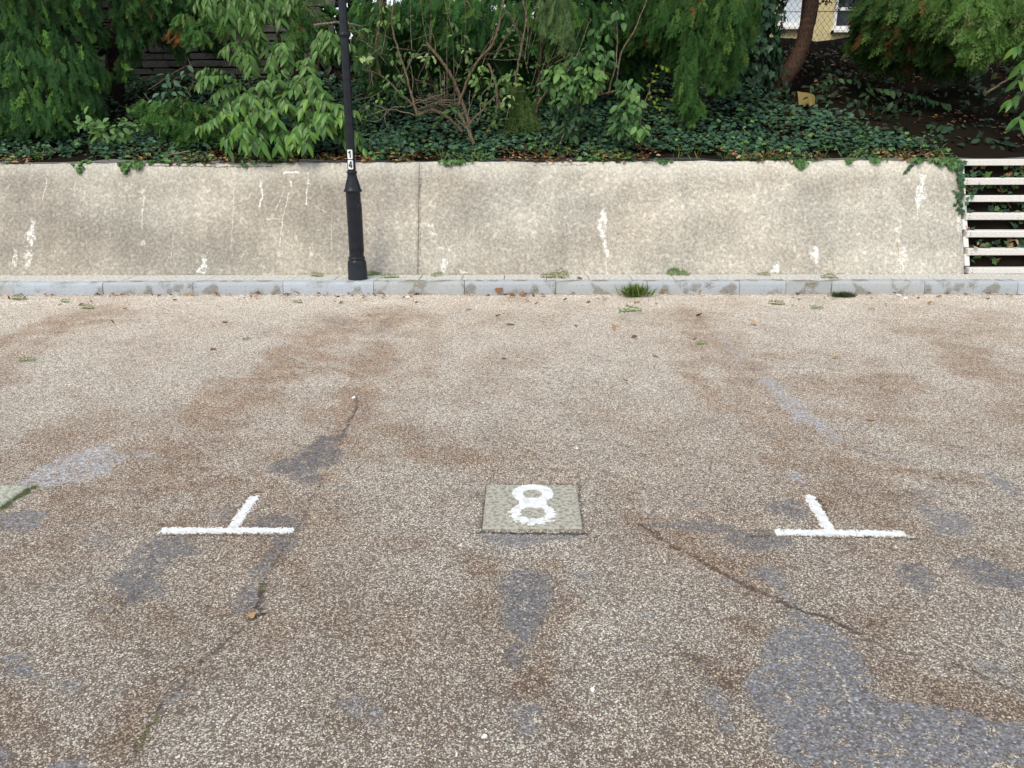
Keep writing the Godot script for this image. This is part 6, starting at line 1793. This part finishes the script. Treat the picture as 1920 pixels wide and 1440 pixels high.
	var sprigs := [
		["flat green cypress sprig on the tarmac in front of the grass tuft", Vector3(1.147, 0, -6.922), 0.24, 0], ["bright green cypress sprig on the tarmac below the dark moss clump", Vector3(2.763, 0, -7.008), 0.12, 0], ["yellowish cypress sprig on the tarmac left of the bright green one", Vector3(2.317, 0, -7.218), 0.16, 1], ["tiny green sprig on the tarmac right of the bright green one", Vector3(3.116, 0, -6.94), 0.06, 0],
		["green moss coloured sprig alone on the tarmac near the worn streak", Vector3(1.423, 0, -5.765), 0.09, 0], ["dull sprig alone on the open tarmac at the far left", Vector3(-3.463, 0, -5.289), 0.12, 1], ["dull sprig on the dark tyre band at the left", Vector3(-4.115, 0, -7.049), 0.16, 1], ["long dull sprig lying in front of the kerb at the far left", Vector3(-5.039, 0, -7.493), 0.22, 1],
		["green sprig in front of the kerb at the left", Vector3(-4.481, 0, -7.338), 0.12, 0], ["tiny sprig on the tarmac below the lamp post pavement", Vector3(-2.131, 0, -5.892), 0.07, 1], ["dull sprig near the kerb below the lamp post", Vector3(-2.205, 0, -7.281), 0.1, 1], ["small dark sprig below the leaf heap by the kerb", Vector3(-0.461, 0, -6.948), 0.06, 0],
		["sprig lying on the pavement behind the lamp post foot", Vector3(-1.457, 0.122, -8.135), 0.2, 0], ["green sprig on the pavement beside the lamp post foot", Vector3(-1.441, 0.122, -7.914), 0.2, 0], ["small sprig on the pavement near the white mark on the wall", Vector3(-0.964, 0.122, -8.067), 0.13, 0], ["long sprig on the pavement above the leaf heap", Vector3(0.221, 0.122, -7.964), 0.3, 1],
		["tufted sprig on the pavement above the tan curled leaf", Vector3(1.818, 0.122, -8.078), 0.26, 0], ["dark thin sprig on the pavement left of the lamp post", Vector3(-2.222, 0.122, -8.076), 0.18, 1], ["thin sprig on the pavement toward the slatted end of the wall", Vector3(2.441, 0.122, -8.074), 0.13, 1], ["yellow sprig on the pavement below the white drip mark", Vector3(3.044, 0.122, -7.914), 0.17, 1],
		["small weed growing at the foot of the wall far left", Vector3(-4.203, 0.122, -8.188), 0.09, 0], ["faint weed at the foot of the wall left of the white triangle mark", Vector3(-3.739, 0.122, -8.218), 0.08, 0], ["little weed at the foot of the wall near its right end", Vector3(3.84, 0.122, -8.291), 0.08, 0], ["second little weed closest to the right end of the wall", Vector3(4.233, 0.122, -8.221), 0.06, 0],
	]
	for s in sprigs:
		var o := obj("cypress_sprig", sprays[rng.randi() % sprays.size()], green if s[3] == 0 else dull)
		var wide := rng.randf_range(1.3, 2.2)
		o.transform = Transform3D(along(Vector3(1 if rng.randf() < 0.5 else -1, 0.16, rng.randf_range(-0.35, 0.35)), Vector3.UP + Vector3(0, 0, 0.6), s[2]), s[1] + Vector3(-s[2] * 0.3, 0.012, 0))
		o.basis = o.basis * Basis.from_scale(Vector3(1, 1, wide))
		tag(o, s[0], "sprig")
	# tufts
	for s in [["grass_tuft", "bright green grass tuft growing where tarmac meets kerb", Vector3(1.079, 0, -7.573), 0.115, 320, 0.13, Color(0.12, 0.19, 0.04), "grass tuft"], ["moss_clump", "dark brown green clump of moss against the kerb at the right", Vector3(3.103, 0, -7.538), 0.10, 520, 0.06, Color(0.05, 0.065, 0.02), "moss clump"], ["small_tuft", "small green tuft at the foot of the wall near the slats", Vector3(4.522, 0.122, -8.219), 0.05, 60, 0.04, Color(0.08, 0.14, 0.04), "grass tuft"]]:
		var w := []
		for k in s[4]:
			var u := Vector3(rng.randfn() * 0.5 * s[3], 0, rng.randfn() * 0.22 * s[3])
			w.append(Transform3D(along(Vector3(u.x * 4.0 + rng.randf_range(-0.6, 0.6), 1.0, rng.randf_range(-0.2, 0.6)), rv(), s[5] * rng.randf_range(0.4, 1.1)), u))
		var tuft := thing(s[0], s[1], s[7], s[2])
		scatter("blades", leaf_mesh["blade"], M["leaf"], w, tints(w.size(), s[6], 0.35), tuft)
	# pale bits
	var chip := mat("pale_chip", lin(0.75, 0.73, 0.70), 0.8)
	for s in [["white pebble on the tarmac to the right below the slab", Vector3(0.197, 0, -1.877), 0.013], ["grey white pebble on the tarmac near the bottom below the slab", Vector3(-0.107, 0, -1.688), 0.016], ["white flat chip on the tarmac above the slab to the right", Vector3(0.266, 0, -3.679), 0.022], ["white chip against the kerb where the bay line meets it", Vector3(-1.15, 0, -7.53), 0.035], ["white flake of litter by the kerb at the right", Vector3(3.657, 0, -7.562), 0.05], ["small white flake just below the one by the kerb at the right", Vector3(3.677, 0, -7.459), 0.035], ["white chip near the top of the crack at the left bay line", Vector3(-1.049, 0, -4.477), 0.02], ["tiny white chip on the tarmac at the upper right", Vector3(2.545, 0, -6.368), 0.02]]:
		var st := begin()
		chamfer(st, Vector3.ZERO, Vector3(1.0, 0.5, 0.7) * s[2], s[2] * 0.14, Basis.from_euler(rv() * 0.3), s[2] * 0.12)
		var o := obj("pebble", done(st), chip)
		o.position = s[1] + Vector3(0, s[2] * 0.2, 0)
		o.rotation.y = rng.randf() * TAU
		tag(o, s[0], "pebble")

# ------------------------------------------------------------------ the scene
func _ready() -> void:
	var cam := Camera3D.new()
	cam.name = "camera"
	cam.fov = 52.613
	cam.near = 0.05
	cam.far = 900.0
	cam.position = Vector3(0, 1.5424, 0)
	cam.basis = Basis(Vector3.UP, deg_to_rad(1.01581)) * Basis(Vector3.RIGHT, deg_to_rad(-17.92818)) * Basis(Vector3.BACK, deg_to_rad(-0.25174))
	add_child(cam)
	var sky_m := ProceduralSkyMaterial.new()
	sky_m.sky_top_color = Color(0.80, 0.85, 0.92)
	sky_m.sky_horizon_color = Color(0.93, 0.95, 0.97)
	sky_m.sky_curve = 0.25
	sky_m.ground_bottom_color = Color(0.35, 0.33, 0.30)
	sky_m.ground_horizon_color = Color(0.60, 0.60, 0.60)
	sky_m.sun_angle_max = 1.0
	var sky := Sky.new()
	sky.sky_material = sky_m
	var env := Environment.new()
	env.background_mode = Environment.BG_SKY
	env.sky = sky
	env.tonemap_mode = Environment.TONE_MAPPER_LINEAR
	env.tonemap_exposure = 1.6
	env.sdfgi_enabled = true
	env.ssao_enabled = true
	env.ssil_enabled = true
	var we := WorldEnvironment.new()
	we.name = "world"
	we.environment = env
	add_child(we)
	var sun := DirectionalLight3D.new()
	sun.name = "sun"
	sun.light_energy = 0.5
	sun.light_angular_distance = 24.0
	sun.light_color = Color(1.0, 0.97, 0.92)
	sun.shadow_enabled = true
	sun.rotation = Vector3(deg_to_rad(-50), deg_to_rad(-28), 0)
	add_child(sun)

	rng.seed = 20
	noise_a.seed = 4
	noise_a.frequency = 0.02
	noise_a.fractal_octaves = 3
	noise_b.seed = 8
	noise_b.frequency = 0.35
	noise_b.fractal_octaves = 3
	noise_c.seed = 15
	noise_c.frequency = 0.16
	noise_c.fractal_octaves = 2
	leafmat("frond", 0.75, 0.14)
	leafmat("leaf", 0.5, 0.20)
	leafmat("ivy", 0.42, 0.12)
	leafmat("litter", 0.85, 0.1)
	leafmat("gloss", 0.34, 0.28)
	mat("soil", lin(0.015, 0.0115, 0.0085), 1.0)
	M["soil"].metallic_specular = 0.05
	M["frond"].metallic_specular = 0.15
	M["litter"].metallic_specular = 0.15
	mat("rusty", lin(0.12, 0.06, 0.035), 0.8)
	mat("green_stem", lin(0.12, 0.16, 0.06), 0.7)
	leaf_mesh["laurel"] = make_leaf(0.33, 0.30, 0.25, 6)
	leaf_mesh["broad"] = make_leaf(0.52, 0.25, 0.18, 4)
	leaf_mesh["toothed"] = make_leaf(0.62, 0.2, 0.15, 6, 0.12)
	leaf_mesh["blade"] = make_leaf(0.10, 0.3, 0.4, 3)
	leaf_mesh["ivy"] = make_ivy()
	for k in 3:
		leaf_mesh["dead%d" % k] = make_leaf(0.6 + 0.1 * k, 0.7 - 0.3 * k, -0.25 + 0.35 * k, 6, 0.22)
	for k in 5:
		sprays.append(make_spray(100 + k))
	rng.seed = 31
	stone_speckle()
	ground_patches()
	wall_texture()
	build_ground()
	build_kerb_and_pavement()
	build_bank()
	build_wall()
	build_crib()
	build_back()
	build_trees()
	build_lamp_post()
	build_markings()
